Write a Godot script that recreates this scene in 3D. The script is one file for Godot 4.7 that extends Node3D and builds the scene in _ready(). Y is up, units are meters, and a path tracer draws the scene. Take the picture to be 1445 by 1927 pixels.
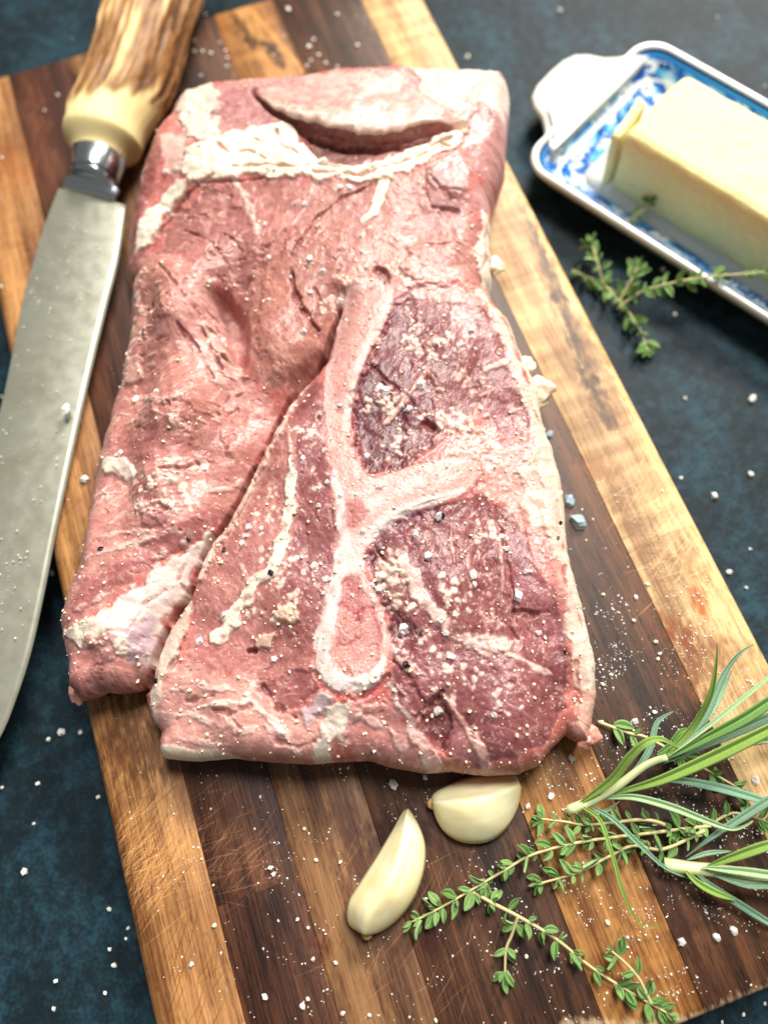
extends Node3D
# Close-up of raw meat on a striped wooden board: lengths inside helpers are millimetres, nodes are metres.

var rng := RandomNumberGenerator.new()
var taken := {}

# ---------------------------------------------------------------- naming and mesh helpers
func numbered(called: String) -> String:
	if not taken.has(called):
		taken[called] = 0
		return called
	taken[called] += 1
	return "%s_%03d" % [called, taken[called]]

func tag(o: Node, label: String, category := "", group := "", kind := "") -> void:
	if label != "":
		o.set_meta("label", label)
	if category != "":
		o.set_meta("category", category)
	if group != "":
		o.set_meta("group", group)
	if kind != "":
		o.set_meta("kind", kind)

func thing(called: String, label: String, category: String, at := Vector3.ZERO, group := "") -> Node3D:
	var o := Node3D.new()
	o.name = numbered(called)
	o.position = at
	add_child(o)
	tag(o, label, category, group)
	return o

func piece(called: String, mesh: Mesh, mat: Material, parent: Node, at := Vector3.ZERO) -> MeshInstance3D:
	var o := MeshInstance3D.new()
	o.mesh = mesh
	if mat:
		o.material_override = mat
	o.name = numbered(called) if parent == self else called
	o.position = at
	parent.add_child(o, true)
	return o

func v3s(a: Array) -> PackedVector3Array:
	var r := PackedVector3Array()
	for i in range(0, a.size(), 3):
		r.append(Vector3(a[i], a[i + 1], a[i + 2]) * 0.0001)
	return r

func smooth_path(p: PackedVector3Array, n: int) -> PackedVector3Array:
	var c := Curve3D.new()
	c.bake_interval = 0.0005
	for i in p.size():
		var t := Vector3.ZERO
		if i > 0 and i < p.size() - 1:
			t = (p[i + 1] - p[i - 1]) / 6.0
		c.add_point(p[i], -t, t)
	var r := PackedVector3Array()
	var total := c.get_baked_length()
	for i in n:
		r.append(c.sample_baked(total * i / (n - 1.0), true))
	return r

# rings of equal size joined into a skin; closed rings, optional caps
func loft(rings: Array, caps := true, smooth := true, cols: Array = [], uvs: Array = []) -> ArrayMesh:
	var st := SurfaceTool.new()
	st.begin(Mesh.PRIMITIVE_TRIANGLES)
	st.set_smooth_group(0 if smooth else -1)
	var n: int = rings[0].size()
	for i in rings.size():
		for j in n:
			if cols.size():
				st.set_color(cols[i][j])
			if uvs.size():
				st.set_uv(uvs[i][j])
			st.add_vertex(rings[i][j])
	for i in rings.size() - 1:
		for j in n:
			var k := (j + 1) % n
			var a := i * n + j
			var b := i * n + k
			var c := (i + 1) * n + j
			var d := (i + 1) * n + k
			for q in [a, b, c, b, d, c]:
				st.add_index(q)
	if caps:
		for j in range(1, n - 1):
			for q in [0, j + 1, j]:
				st.add_index(q)
			var o := (rings.size() - 1) * n
			for q in [o, o + j, o + j + 1]:
				st.add_index(q)
	if not smooth:
		st.deindex()
	st.generate_normals()
	return st.commit()

func tube(p: PackedVector3Array, r0: float, r1: float, sides := 6) -> ArrayMesh:
	var rings := []
	for i in p.size():
		var d := (p[mini(i + 1, p.size() - 1)] - p[maxi(i - 1, 0)]).normalized()
		var u := d.cross(Vector3.UP).normalized()
		var v := u.cross(d).normalized()
		var r := lerpf(r0, r1, i / (p.size() - 1.0)) * 0.001
		var ring := PackedVector3Array()
		for j in sides:
			var a := TAU * j / sides
			ring.append(p[i] + (u * cos(a) + v * sin(a)) * r)
		rings.append(ring)
	return loft(rings)

# a leaf blade: lens section, folded along its midrib, following a path
func blade_leaf(p: PackedVector3Array, w: float, fold: float, roll: float, top: Color, under: Color, peak := 0.5) -> ArrayMesh:
	var rings := []
	var cols := []
	var n := p.size()
	for i in n:
		var t := i / (n - 1.0)
		var d := (p[mini(i + 1, n - 1)] - p[maxi(i - 1, 0)]).normalized()
		var u := d.cross(Vector3.UP).normalized()
		var v := u.cross(d).normalized()
		var cr := cos(roll * t)
		var sr := sin(roll * t)
		var u2 := u * cr + v * sr
		var v2 := v * cr - u * sr
		var s := pow(sin(PI * pow(clampf(t * 0.96 + 0.03, 0, 1), log(0.5) / log(peak))), 0.75)
		var h := maxf(w * 0.0005 * s, 0.00012)
		var ring := PackedVector3Array()
		var cc := PackedColorArray()
		for k in [-1.0, -0.62, -0.16, 0.0, 0.16, 0.62, 1.0]:
			ring.append(p[i] + u2 * h * k + v2 * (h * fold * absf(k) - (0.00014 if absf(k) < 0.05 else 0.0)))
			cc.append((top.lerp(Color(0.75, 0.86, 0.62), 0.5) if absf(k) < 0.05 else top.lerp(under, 0.35 if absf(k) > 0.9 else 0.0)).srgb_to_linear())
		for k in [0.62, 0.0, -0.62]:
			ring.append(p[i] + u2 * h * k + v2 * (h * fold * absf(k) - 0.00035 - (0.0003 if k == 0.0 else 0.0)))
			cc.append(under.srgb_to_linear())
		rings.append(ring)
		cols.append(cc)
	return loft(rings, true, true, cols)

func mat(c: Color, rough: float, metal := 0.0, spec := 0.5) -> StandardMaterial3D:
	var m := StandardMaterial3D.new()
	m.albedo_color = c
	m.roughness = rough
	m.metallic = metal
	m.metallic_specular = spec
	return m

func noise(seed_: int, freq: float, kind := FastNoiseLite.TYPE_SIMPLEX_SMOOTH, octaves := 4) -> FastNoiseLite:
	var n := FastNoiseLite.new()
	n.seed = seed_
	n.noise_type = kind
	n.frequency = freq
	n.fractal_octaves = octaves
	n.fractal_type = FastNoiseLite.FRACTAL_FBM if octaves > 1 else FastNoiseLite.FRACTAL_NONE
	return n

func noise_tex(seed_: int, freq: float, lo: Color, hi: Color, kind := FastNoiseLite.TYPE_SIMPLEX_SMOOTH, octaves := 4, size := 512, mid := 0.5) -> NoiseTexture2D:
	var t := NoiseTexture2D.new()
	t.width = size
	t.height = size
	t.seamless = true
	t.noise = noise(seed_, freq, kind, octaves)
	var g := Gradient.new()
	g.offsets = PackedFloat32Array([0.0, mid, 1.0])
	g.colors = PackedColorArray([lo, lo.lerp(hi, 0.5), hi])
	t.color_ramp = g
	return t

func bump(m: StandardMaterial3D, tex: Texture2D, cm: float) -> void:
	m.heightmap_enabled = true
	m.heightmap_texture = tex
	m.heightmap_scale = cm

func tri(m: StandardMaterial3D, per_metre: float, world := false) -> void:
	m.uv1_triplanar = true
	m.uv1_world_triplanar = world
	m.uv1_scale = Vector3.ONE * per_metre

# noise as bytes, stretched to w x h
func noise_bytes(seed_: int, w0: int, h0: int, freq: float, w: int, h: int, kind := FastNoiseLite.TYPE_SIMPLEX_SMOOTH, octaves := 4) -> PackedByteArray:
	var im := noise(seed_, freq, kind, octaves).get_image(w0, h0)
	if w0 != w or h0 != h:
		im.resize(w, h, Image.INTERPOLATE_CUBIC)
	return im.get_data()

# ================================================================ scene
func _ready() -> void:
	rng.seed = 7
	camera_and_light()
	table()
	board()
	meat()
	knife()
	dish_and_butter()
	garlic()
	herbs()
	salt()

func camera_and_light() -> void:
	var cam := Camera3D.new()
	cam.name = "camera"
	cam.transform = Transform3D(Basis(Vector3(0.94200, -0.04065, 0.33314), Vector3(0.32762, 0.32667, -0.88654), Vector3(-0.07279, 0.94426, 0.32104)), Vector3(0, 0.24, 0))
	var at := CameraAttributesPhysical.new()
	at.frustum_focal_length = 18.02
	at.frustum_focus_distance = 0.220
	at.frustum_near = 0.01
	at.frustum_far = 20.0
	at.exposure_aperture = 3.3
	cam.attributes = at
	cam.current = true
	add_child(cam)
	var env := Environment.new()
	env.background_mode = Environment.BG_COLOR
	env.background_color = Color(0.48, 0.485, 0.47)
	env.background_energy_multiplier = 1.0
	env.tonemap_mode = Environment.TONE_MAPPER_LINEAR
	env.tonemap_exposure = 0.92
	env.sdfgi_enabled = true
	env.ssao_enabled = true
	env.ssil_enabled = true
	var we := WorldEnvironment.new()
	we.name = "environment"
	we.environment = env
	add_child(we)
	# the bright window, up to the right behind the board
	var aim := Vector3(0.02, 0, -0.12)
	lamp("window_light", aim + Vector3(0.55, 0.62, -0.56).normalized() * 3.2, aim, Vector2(0.7, 0.7), 18.0, Color(1.0, 0.97, 0.92))
	# the pale ceiling window above
	lamp("ceiling_light", Vector3(0.52, 1.7, -0.66), Vector3(0.0, 0, -0.05), Vector2(0.55, 0.55), 4.6, Color(1.0, 0.99, 0.97))

func lamp(called: String, from: Vector3, aim: Vector3, size: Vector2, energy: float, col: Color) -> void:
	var key := AreaLight3D.new()
	key.name = called
	key.area_size = size
	key.light_energy = energy
	key.light_color = col
	key.shadow_enabled = true
	key.area_range = 12.0
	add_child(key)
	key.look_at_from_position(from, aim, Vector3.FORWARD)

# ---------------------------------------------------------------- table
func table() -> void:
	var m := mat(Color.WHITE, 0.6, 0.0, 0.3)
	var im := Image.create(512, 512, false, Image.FORMAT_RGB8)
	var a := noise_bytes(3, 512, 512, 0.012, 512, 512)
	var b := noise_bytes(4, 512, 512, 0.06, 512, 512)
	var c := noise_bytes(5, 512, 512, 0.2, 512, 512, FastNoiseLite.TYPE_SIMPLEX, 3)
	for y in 512:
		for x in 512:
			var i := y * 512 + x
			var t := a[i] / 255.0 * 0.45 + b[i] / 255.0 * 0.4 + c[i] / 255.0 * 0.3 - 0.08
			var k := Color(0.05, 0.105, 0.13).lerp(Color(0.125, 0.245, 0.295), smoothstep(0.28, 0.85, t))
			im.set_pixel(x, y, k)
	m.albedo_texture = ImageTexture.create_from_image(im)
	tri(m, 5.0)
	bump(m, noise_tex(8, 0.05, Color.BLACK, Color.WHITE), 0.02)
	var pm := PlaneMesh.new()
	pm.size = Vector2(3, 3)
	var o := piece("table_surface", pm, m, self, Vector3(0.05, -0.02, -0.15))
	tag(o, "dark teal mottled stone table top under everything", "table top", "", "structure")

# ---------------------------------------------------------------- board
const BX0 := -89.8
const BX1 := 112.7
const BZ0 := -322.5
const BZ1 := 82.0

func plank_mesh(x0: float, x1: float, c0: float, c1: float) -> ArrayMesh:
	var rings := []
	var uvs := []
	var zs := [[0.0, 3.4], [0.5, 1.6], [1.5, 0.5], [3.2, 0.0]]
	var list := []
	for q in zs:
		list.append([BZ0 + q[0], q[1]])
	for q in 15:
		list.append([lerpf(BZ0 + 3.2, BZ1 - 3.2, (q + 1) / 16.0), 0.0])
	for q in [3, 2, 1, 0]:
		list.append([BZ1 - zs[q][0], zs[q][1]])
	for q in list:
		var ring := PackedVector3Array()
		var uv := PackedVector2Array()
		var pr := []
		for k in [[0.0, 1.0], [0.15, 0.5], [0.45, 0.16], [1.0, 0.0]]:
			pr.append([x0 + c0 * k[0], -c0 * k[1]])
		for k in [[1.0, 0.0], [0.45, 0.16], [0.15, 0.5], [0.0, 1.0]]:
			pr.append([x1 - c1 * k[0], -c1 * k[1]])
		pr.append([x1, -16.0])
		pr.append([x1 - c1, -20.0])
		pr.append([x0 + c0, -20.0])
		pr.append([x0, -16.0])
		for k in pr:
			var y: float = k[1]
			if y > -15.0:
				y = y - q[1]
			ring.append(Vector3(k[0], y, q[0]) * 0.001)
			uv.append(Vector2((k[0] - BX0) / (BX1 - BX0), (q[0] - BZ0) / (BZ1 - BZ0)))
		rings.append(ring)
		uvs.append(uv)
	return loft(rings, true, true, [], uvs)

const TW := 860
const TH := 1720

func board() -> void:
	var edges := [BX0, -65.4, -41.0, -16.1, 25.5, 51.7, 87.3, BX1]
	# light tone, dark tone, curl amount
	var tones := [
		[Color(0.69, 0.50, 0.31), Color(0.41, 0.26, 0.14), 0.25],
		[Color(0.35, 0.21, 0.14), Color(0.15, 0.07, 0.04), 0.1],
		[Color(0.50, 0.36, 0.24), Color(0.25, 0.145, 0.085), 0.1],
		[Color(0.34, 0.215, 0.14), Color(0.14, 0.07, 0.04), 0.15],
		[Color(0.67, 0.48, 0.27), Color(0.42, 0.26, 0.12), 0.6],
		[Color(0.35, 0.22, 0.14), Color(0.14, 0.075, 0.04), 0.15],
		[Color(0.80, 0.67, 0.48), Color(0.56, 0.42, 0.27), 1.0]]
	var fine := noise_bytes(11, TW, 60, 0.22, TW, TH, FastNoiseLite.TYPE_SIMPLEX, 3)
	var grain := noise_bytes(12, TW / 2, 40, 0.06, TW, TH)
	var curl := noise_bytes(13, 48, TH / 2, 0.05, TW, TH)
	var patch := noise_bytes(14, TW / 4, TH / 10, 0.03, TW, TH)
	var pore := noise_bytes(15, TW, 190, 0.35, TW, TH, FastNoiseLite.TYPE_SIMPLEX, 2)
	var lo := PackedColorArray()
	var hi := PackedColorArray()
	var cu := PackedFloat32Array()
	for t in tones:
		hi.append(t[0])
		lo.append(t[1])
		cu.append(t[2])
	var data := PackedByteArray()
	data.resize(TW * TH * 3)
	var hgt := PackedByteArray()
	hgt.resize(TW * TH)
	var sx := (BX1 - BX0) / TW
	var sz := (BZ1 - BZ0) / TH
	var pi := 0
	for x in TW:
		var mx := BX0 + (x + 0.5) * sx
		while mx > edges[pi + 1]:
			pi += 1
		var a := lo[pi]
		var b := hi[pi]
		var k := cu[pi]
		var shift := pi * 97
		for y in TH:
			var i := y * TW + x
			var j := ((y + shift * 3) % TH) * TW + (x + shift) % TW
			var f := fine[j] * 0.0039
			var g := grain[j] * 0.0039
			var q := curl[j] * 0.0039
			var p := patch[j] * 0.0039
			var o := pore[j]
			var t := (f - 0.5) * 0.8 + (g - 0.5) * 1.15 + (q - 0.5) * 0.9 * k + (p - 0.5) * 0.9 + 0.55
			if o < 70:
				t -= (70 - o) * 0.012
			t = clampf(t, -0.25, 1.15)
			var n := i * 3
			data[n] = clampi(int((a.r + (b.r - a.r) * t) * 255.0), 6, 255)
			data[n + 1] = clampi(int((a.g + (b.g - a.g) * t) * 255.0), 4, 255)
			data[n + 2] = clampi(int((a.b + (b.b - a.b) * t) * 255.0), 3, 255)
			hgt[i] = clampi(int(150 + (f - 0.5) * 90 - (maxi(0, 80 - o))), 0, 255)
	# darker streaks, stains and pale worn places, as they lie on the wood
	wood_mark(data, [1090,-1708,1.5,1050,-1372,2.6,1032,-1190,2.2,1014,-1016,3,1013,-843,2], Color(0.24, 0.16, 0.09), 0.75, 31)
	wood_mark(data, [1102,-1944,1.2,1081,-1764,1.5,1069,-1511,2], Color(0.35, 0.24, 0.14), 0.5, 32)
	wood_mark(data, [996,-332,5,1051,-368,4], Color(0.42, 0.28, 0.17), 0.5, 33)
	wood_mark(data, [882,-725,4,939,-684,3], Color(0.50, 0.28, 0.12), 0.45, 34)
	wood_mark(data, [897,-151,4,920,-108,3,913,-58,3], Color(0.45, 0.20, 0.06), 0.75, 35)
	wood_mark(data, [1012,-217,2.5,1004,-166,2], Color(0.60, 0.27, 0.06), 0.75, 36)
	wood_mark(data, [1058,-272,2,1074,-249,1.6], Color(0.60, 0.30, 0.08), 0.5, 37)
	wood_mark(data, [992,-56,5,891,-15,7,848,37,5], Color(0.45, 0.27, 0.14), 0.5, 38)
	wood_mark(data, [332,-3169,1.4,357,-3009,2.2,428,-2931,2.6,440,-2815,1.5], Color(0.20, 0.12, 0.03), 0.85, 39)
	wood_mark(data, [365,-2957,1.2,306,-3079,0.8], Color(0.25, 0.15, 0.04), 0.7, 40)
	wood_mark(data, [-521,-3127,8,-466,-2949,9,-541,-2798,6], Color(0.22, 0.09, 0.05), 0.6, 41)
	wood_mark(data, [-726,-2755,8,-700,-2658,7], Color(0.55, 0.26, 0.08), 0.4, 42)
	wood_mark(data, [-505,177,3.2,-498,196,2.6], Color(0.14, 0.06, 0.04), 0.8, 43)
	wood_mark(data, [-413,318,2.6,-410,335,2], Color(0.26, 0.10, 0.05), 0.8, 44)
	wood_mark(data, [-99,416,2.6,-112,431,2], Color(0.20, 0.08, 0.06), 0.8, 45)
	wood_mark(data, [541,616,1.5,528,621,1.5], Color(0.22, 0.11, 0.06), 0.8, 46)
	wood_mark(data, [530,508,2,551,627,2.2,560,764,2], Color(0.20, 0.11, 0.08), 0.6, 47)
	wood_mark(data, [-733,-496,7,-778,-379,9,-670,-275,8], Color(0.30, 0.17, 0.09), 0.5, 48)
	wood_mark(data, [-240,2,5,-228,157,5,-205,365,5], Color(0.30, 0.17, 0.11), 0.55, 49)
	wood_mark(data, [-6,85,5,-70,123,6,-181,114,4], Color(0.17, 0.08, 0.06), 0.6, 50)
	wood_mark(data, [-375,16,3,-361,366,5,-331,546,5], Color(0.58, 0.42, 0.27), 0.4, 51)
	wood_mark(data, [153,709,1.2,459,810,1.2,702,807,1.2], Color(0.86, 0.77, 0.64), 0.6, 52)
	wood_mark(data, [1108,46,2.2,1113,-826,2.2,1109,-1753,2.2,1121,-2744,2.2], Color(0.97, 0.82, 0.58), 0.6, 53)
	wood_mark(data, [893,-2970,6,936,-2691,5], Color(0.98, 0.78, 0.52), 0.3, 54)
	wood_mark(data, [390,-3247,1,517,-2758,1], Color(0.85, 0.60, 0.32), 0.6, 55)
	wood_mark(data, [265,-3213,1,241,-2839,1], Color(0.60, 0.36, 0.14), 0.6, 56)
	# knife scratches: thin pale or dark cuts across the grain
	var r := RandomNumberGenerator.new()
	r.seed = 99
	scratches(data, hgt, r, [-833,-145,-793,19], 190, 13.0, 0.55, Color(0.86, 0.64, 0.40), 6.0, 26.0)
	scratches(data, hgt, r, [-589,-29,-539,78], 110, 11.0, 0.45, Color(0.62, 0.46, 0.34), 4.0, 18.0)
	scratches(data, hgt, r, [-829,-300,-821,67], 70, 13.0, 0.75, Color(0.24, 0.12, 0.05), 3.0, 14.0)
	scratches(data, hgt, r, [-818,304,-754,231], 45, 13.0, 0.9, Color(0.36, 0.18, 0.07), 5.0, 22.0)
	scratches(data, hgt, r, [-770,-1196,-838,-483], 60, 10.0, 0.5, Color(0.22, 0.12, 0.05), 4.0, 14.0)
	scratches(data, hgt, r, [-763,-2434,-844,-2102], 60, 14.0, 0.1, Color(0.80, 0.56, 0.34), 6.0, 24.0)
	scratches(data, hgt, r, [1013,-636,996,-259], 90, 13.0, 0.5, Color(0.97, 0.82, 0.60), 4.0, 16.0)
	scratches(data, hgt, r, [964,-457,949,-312], 60, 10.0, -0.1, Color(0.42, 0.27, 0.16), 3.0, 10.0)
	scratches(data, hgt, r, [951,40,1011,95], 40, 10.0, 0.5, Color(0.90, 0.72, 0.48), 3.0, 12.0)
	scratches(data, hgt, r, [-299,455,-24,344], 40, 26.0, 0.6, Color(0.66, 0.50, 0.36), 5.0, 20.0)
	scratches(data, hgt, r, [391,598,562,476], 30, 14.0, 0.7, Color(0.40, 0.23, 0.12), 3.0, 12.0)
	var m := mat(Color.WHITE, 0.5, 0.0, 0.4)
	m.albedo_texture = ImageTexture.create_from_image(Image.create_from_data(TW, TH, false, Image.FORMAT_RGB8, data))
	bump(m, ImageTexture.create_from_image(Image.create_from_data(TW, TH, false, Image.FORMAT_L8, hgt)), 0.018)
	m.texture_repeat = false
	var b := thing("cutting_board", "striped wooden cutting board of dark and light planks under the raw meat", "cutting board")
	for i in 7:
		var o := piece("plank", plank_mesh(edges[i] + 0.04, edges[i + 1] - 0.04, 3.6 if i == 0 else 0.22, 3.6 if i == 6 else 0.22), m, b)
		var lab: String = ["light brown scratched outer plank", "dark reddish brown plank", "tan brown plank", "dark brown plank under the garlic", "golden figured plank", "dark walnut plank", "pale curly outer plank with dark streaks"][i]
		o.set_meta("label", lab)

func wood_mark(data: PackedByteArray, p: Array, col: Color, op: float, sd: int) -> void:
	var n := noise(sd, 0.12, FastNoiseLite.TYPE_SIMPLEX_SMOOTH, 3)
	var sx := TW / (BX1 - BX0)
	var sz := TH / (BZ1 - BZ0)
	for s in range(0, p.size() - 3, 3):
		var a := Vector2(p[s] * 0.1, p[s + 1] * 0.1)
		var b := Vector2(p[s + 3] * 0.1, p[s + 4] * 0.1)
		var wa: float = p[s + 2]
		var wb: float = p[s + 5]
		var pad := maxf(wa, wb) * 2.0
		var x0 := clampi(int((minf(a.x, b.x) - pad - BX0) * sx), 0, TW - 1)
		var x1 := clampi(int((maxf(a.x, b.x) + pad - BX0) * sx), 0, TW - 1)
		var y0 := clampi(int((minf(a.y, b.y) - pad - BZ0) * sz), 0, TH - 1)
		var y1 := clampi(int((maxf(a.y, b.y) + pad - BZ0) * sz), 0, TH - 1)
		var ab := b - a
		var l2 := maxf(ab.length_squared(), 0.001)
		for y in range(y0, y1 + 1):
			for x in range(x0, x1 + 1):
				var q := Vector2(BX0 + x / sx, BZ0 + y / sz)
				var t := clampf((q - a).dot(ab) / l2, 0.0, 1.0)
				var w := wa + (wb - wa) * t
				var d := q.distance_to(a + ab * t)
				if d > w * 2.0:
					continue
				var e := 1.0 - d / w * 0.7 + n.get_noise_2d(q.x * 3.0, q.y * 1.2) * 0.9 + n.get_noise_2d(q.x * 14.0, q.y * 2.0) * 0.5
				e = clampf(e, 0.0, 1.0) * op
				var i := (y * TW + x) * 3
				data[i] = int(lerpf(data[i], col.r * 255.0, e))
				data[i + 1] = int(lerpf(data[i + 1], col.g * 255.0, e))
				data[i + 2] = int(lerpf(data[i + 2], col.b * 255.0, e))

func scratches(data: PackedByteArray, hgt: PackedByteArray, r: RandomNumberGenerator, span: Array, count: int, spread: float, ang: float, col: Color, l0: float, l1: float) -> void:
	var sx := TW / (BX1 - BX0)
	var sz := TH / (BZ1 - BZ0)
	for c in count:
		var t := r.randf()
		var px := lerpf(span[0], span[2], t) * 0.1 + r.randfn(0, 0.5) * spread
		var pz := lerpf(span[1], span[3], t) * 0.1 + r.randfn(0, 0.5) * spread
		var a := -ang + r.randfn(0, 0.36)
		var ln := r.randf_range(l0, l1)
		var op := r.randf_range(0.12, 0.6)
		var bend := r.randfn(0, 0.0008)
		var steps := int(ln * 5.0)
		for k in steps:
			var u := k / float(steps) - 0.5
			a += bend
			var x := int((px + cos(a) * u * ln - BX0) * sx)
			var y := int((pz + sin(a) * u * ln - BZ0) * sz)
			if x < 1 or y < 1 or x >= TW - 1 or y >= TH - 1:
				continue
			var e := op * (1.0 - absf(u) * 1.6)
			if e <= 0.0:
				continue
			var i := (y * TW + x) * 3
			data[i] = int(lerpf(data[i], col.r * 255.0, e))
			data[i + 1] = int(lerpf(data[i + 1], col.g * 255.0, e))
			data[i + 2] = int(lerpf(data[i + 2], col.b * 255.0, e))
			hgt[y * TW + x] = maxi(0, hgt[y * TW + x] - int(130.0 * e))

# ---------------------------------------------------------------- meat
const ST := 0.28
var GX := 0.0
var GZ := 0.0
var GW := 0
var GH := 0
var HH := PackedFloat32Array()
var CR := PackedFloat32Array()
var CG := PackedFloat32Array()
var CB := PackedFloat32Array()
var AN := PackedFloat32Array()
var PID := PackedByteArray()
var TM := PackedFloat32Array()
var TD := PackedFloat32Array()
var NB := PackedByteArray()
var MY := PackedFloat32Array()   # finished heights

func pv2(a: Array, step: int) -> PackedVector2Array:
	var r := PackedVector2Array()
	for i in range(0, a.size(), step):
		r.append(Vector2((a[i] * 0.1 - GX) / ST, (a[i + 1] * 0.1 - GZ) / ST))
	return r

func blend_mask(x0: int, y0: int, x1: int, y1: int, col: Color, op: float, dh: float, pid: int, ang: float) -> void:
	var c := col.srgb_to_linear()
	var grey := c.r * 0.3 + c.g * 0.59 + c.b * 0.11
	c = c.lerp(Color(grey, grey, grey), 0.24)
	var r := c.r
	var g := c.g
	var b := c.b
	for y in range(y0, y1 + 1):
		for x in range(x0, x1 + 1):
			var i := y * GW + x
			var m := TM[i]
			if m <= 0.0:
				continue
			TM[i] = 0.0
			m = m * m * (3.0 - 2.0 * m)
			HH[i] += dh * m
			if pid >= 0 and m > 0.5:
				PID[i] = pid
			if ang < 100.0 and m > 0.5:
				AN[i] = ang
			m *= op
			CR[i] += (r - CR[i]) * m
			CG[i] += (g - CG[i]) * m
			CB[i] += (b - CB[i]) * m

# filled region; feather and wobble in mm
func area(pts: Array, col: Color, op := 1.0, feather := 1.2, wob := 1.2, dh := 0.0, pid := -1, ang := 999.0) -> void:
	var p := pv2(pts, 2)
	var n := p.size()
	var f := feather / ST
	var wb := wob / ST
	var pad := (feather * 0.5 + wob) / ST + 1.0
	var bx0 := 1e9
	var bx1 := -1e9
	var by0 := 1e9
	var by1 := -1e9
	for q in p:
		bx0 = minf(bx0, q.x)
		bx1 = maxf(bx1, q.x)
		by0 = minf(by0, q.y)
		by1 = maxf(by1, q.y)
	var x0 := clampi(int(bx0 - pad), 0, GW - 1)
	var x1 := clampi(int(bx1 + pad) + 1, 0, GW - 1)
	var y0 := clampi(int(by0 - pad), 0, GH - 1)
	var y1 := clampi(int(by1 + pad) + 1, 0, GH - 1)
	for y in range(y0, y1 + 1):
		var xs := PackedFloat32Array()
		for k in n:
			var a := p[k]
			var b := p[(k + 1) % n]
			if (a.y > y) != (b.y > y):
				xs.append(a.x + (y - a.y) / (b.y - a.y) * (b.x - a.x))
		xs.sort()
		for k in range(0, xs.size() - 1, 2):
			for x in range(maxi(x0, ceili(xs[k])), mini(x1, int(xs[k + 1])) + 1):
				TM[y * GW + x] = 1.0
	# distance near the border
	for k in n:
		var a := p[k]
		var b := p[(k + 1) % n]
		var ab := b - a
		var l2 := maxf(ab.length_squared(), 0.0001)
		var u0 := clampi(int(minf(a.x, b.x) - pad), x0, x1)
		var u1 := clampi(int(maxf(a.x, b.x) + pad) + 1, x0, x1)
		var w0 := clampi(int(minf(a.y, b.y) - pad), y0, y1)
		var w1 := clampi(int(maxf(a.y, b.y) + pad) + 1, y0, y1)
		for y in range(w0, w1 + 1):
			for x in range(u0, u1 + 1):
				var qx := x - a.x
				var qy := y - a.y
				var t := clampf((qx * ab.x + qy * ab.y) / l2, 0.0, 1.0)
				qx -= ab.x * t
				qy -= ab.y * t
				var d := qx * qx + qy * qy
				var i := y * GW + x
				if d < TD[i]:
					TD[i] = d
	for y in range(y0, y1 + 1):
		for x in range(x0, x1 + 1):
			var i := y * GW + x
			var d := TD[i]
			if d < 1e8:
				TD[i] = 1e9
				d = sqrt(d)
				if TM[i] < 0.5:
					d = -d
				TM[i] = clampf((d + (NB[i] - 128) * 0.0125 * wb) / f + 0.5, 0.0, 1.0)
	blend_mask(x0, y0, x1, y1, col, op, dh, pid, ang)

# stroke; points carry their half-widths in mm
func line(pts: Array, col: Color, op := 1.0, soft := 0.8, wob := 0.5, dh := 0.0, pid := -1) -> void:
	var p := pv2(pts, 3)
	var x0 := GW
	var y0 := GH
	var x1 := 0
	var y1 := 0
	var sf := maxf(soft, 0.75 if dh < 0.0 else 0.4) / ST
	var many := GW * GH
	var wide: bool = soft > 2.0 or pts[2] > 1.4 or pts.size() < 7
	var wb := wob / ST
	for k in p.size() - 1:
		var a := p[k]
		var b := p[k + 1]
		var wa: float = pts[k * 3 + 2] / ST
		var wc: float = pts[k * 3 + 5] / ST
		var pad := maxf(wa, wc) + sf + wb + 1.0
		var ab := b - a
		var l2 := maxf(ab.length_squared(), 0.0001)
		var u0 := clampi(int(minf(a.x, b.x) - pad), 0, GW - 1)
		var u1 := clampi(int(maxf(a.x, b.x) + pad) + 1, 0, GW - 1)
		var w0 := clampi(int(minf(a.y, b.y) - pad), 0, GH - 1)
		var w1 := clampi(int(maxf(a.y, b.y) + pad) + 1, 0, GH - 1)
		x0 = mini(x0, u0)
		x1 = maxi(x1, u1)
		y0 = mini(y0, w0)
		y1 = maxi(y1, w1)
		for y in range(w0, w1 + 1):
			for x in range(u0, u1 + 1):
				var qx := x - a.x
				var qy := y - a.y
				var t := clampf((qx * ab.x + qy * ab.y) / l2, 0.0, 1.0)
				qx -= ab.x * t
				qy -= ab.y * t
				var i := y * GW + x
				var m := (wa + (wc - wa) * t - sqrt(qx * qx + qy * qy) + (NB[i] - 128) * 0.0125 * wb) / sf + 0.5
				if m > 0.0:
					m = minf(m, 1.0) if wide else minf(m, 1.0) * clampf(0.85 + (NB[(i + 38111) % many] - 128) * 0.007, 0.25, 1.0)
					if m > TM[i]:
						TM[i] = m
	blend_mask(x0, y0, x1, y1, col, op, dh, pid, 999.0)

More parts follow.
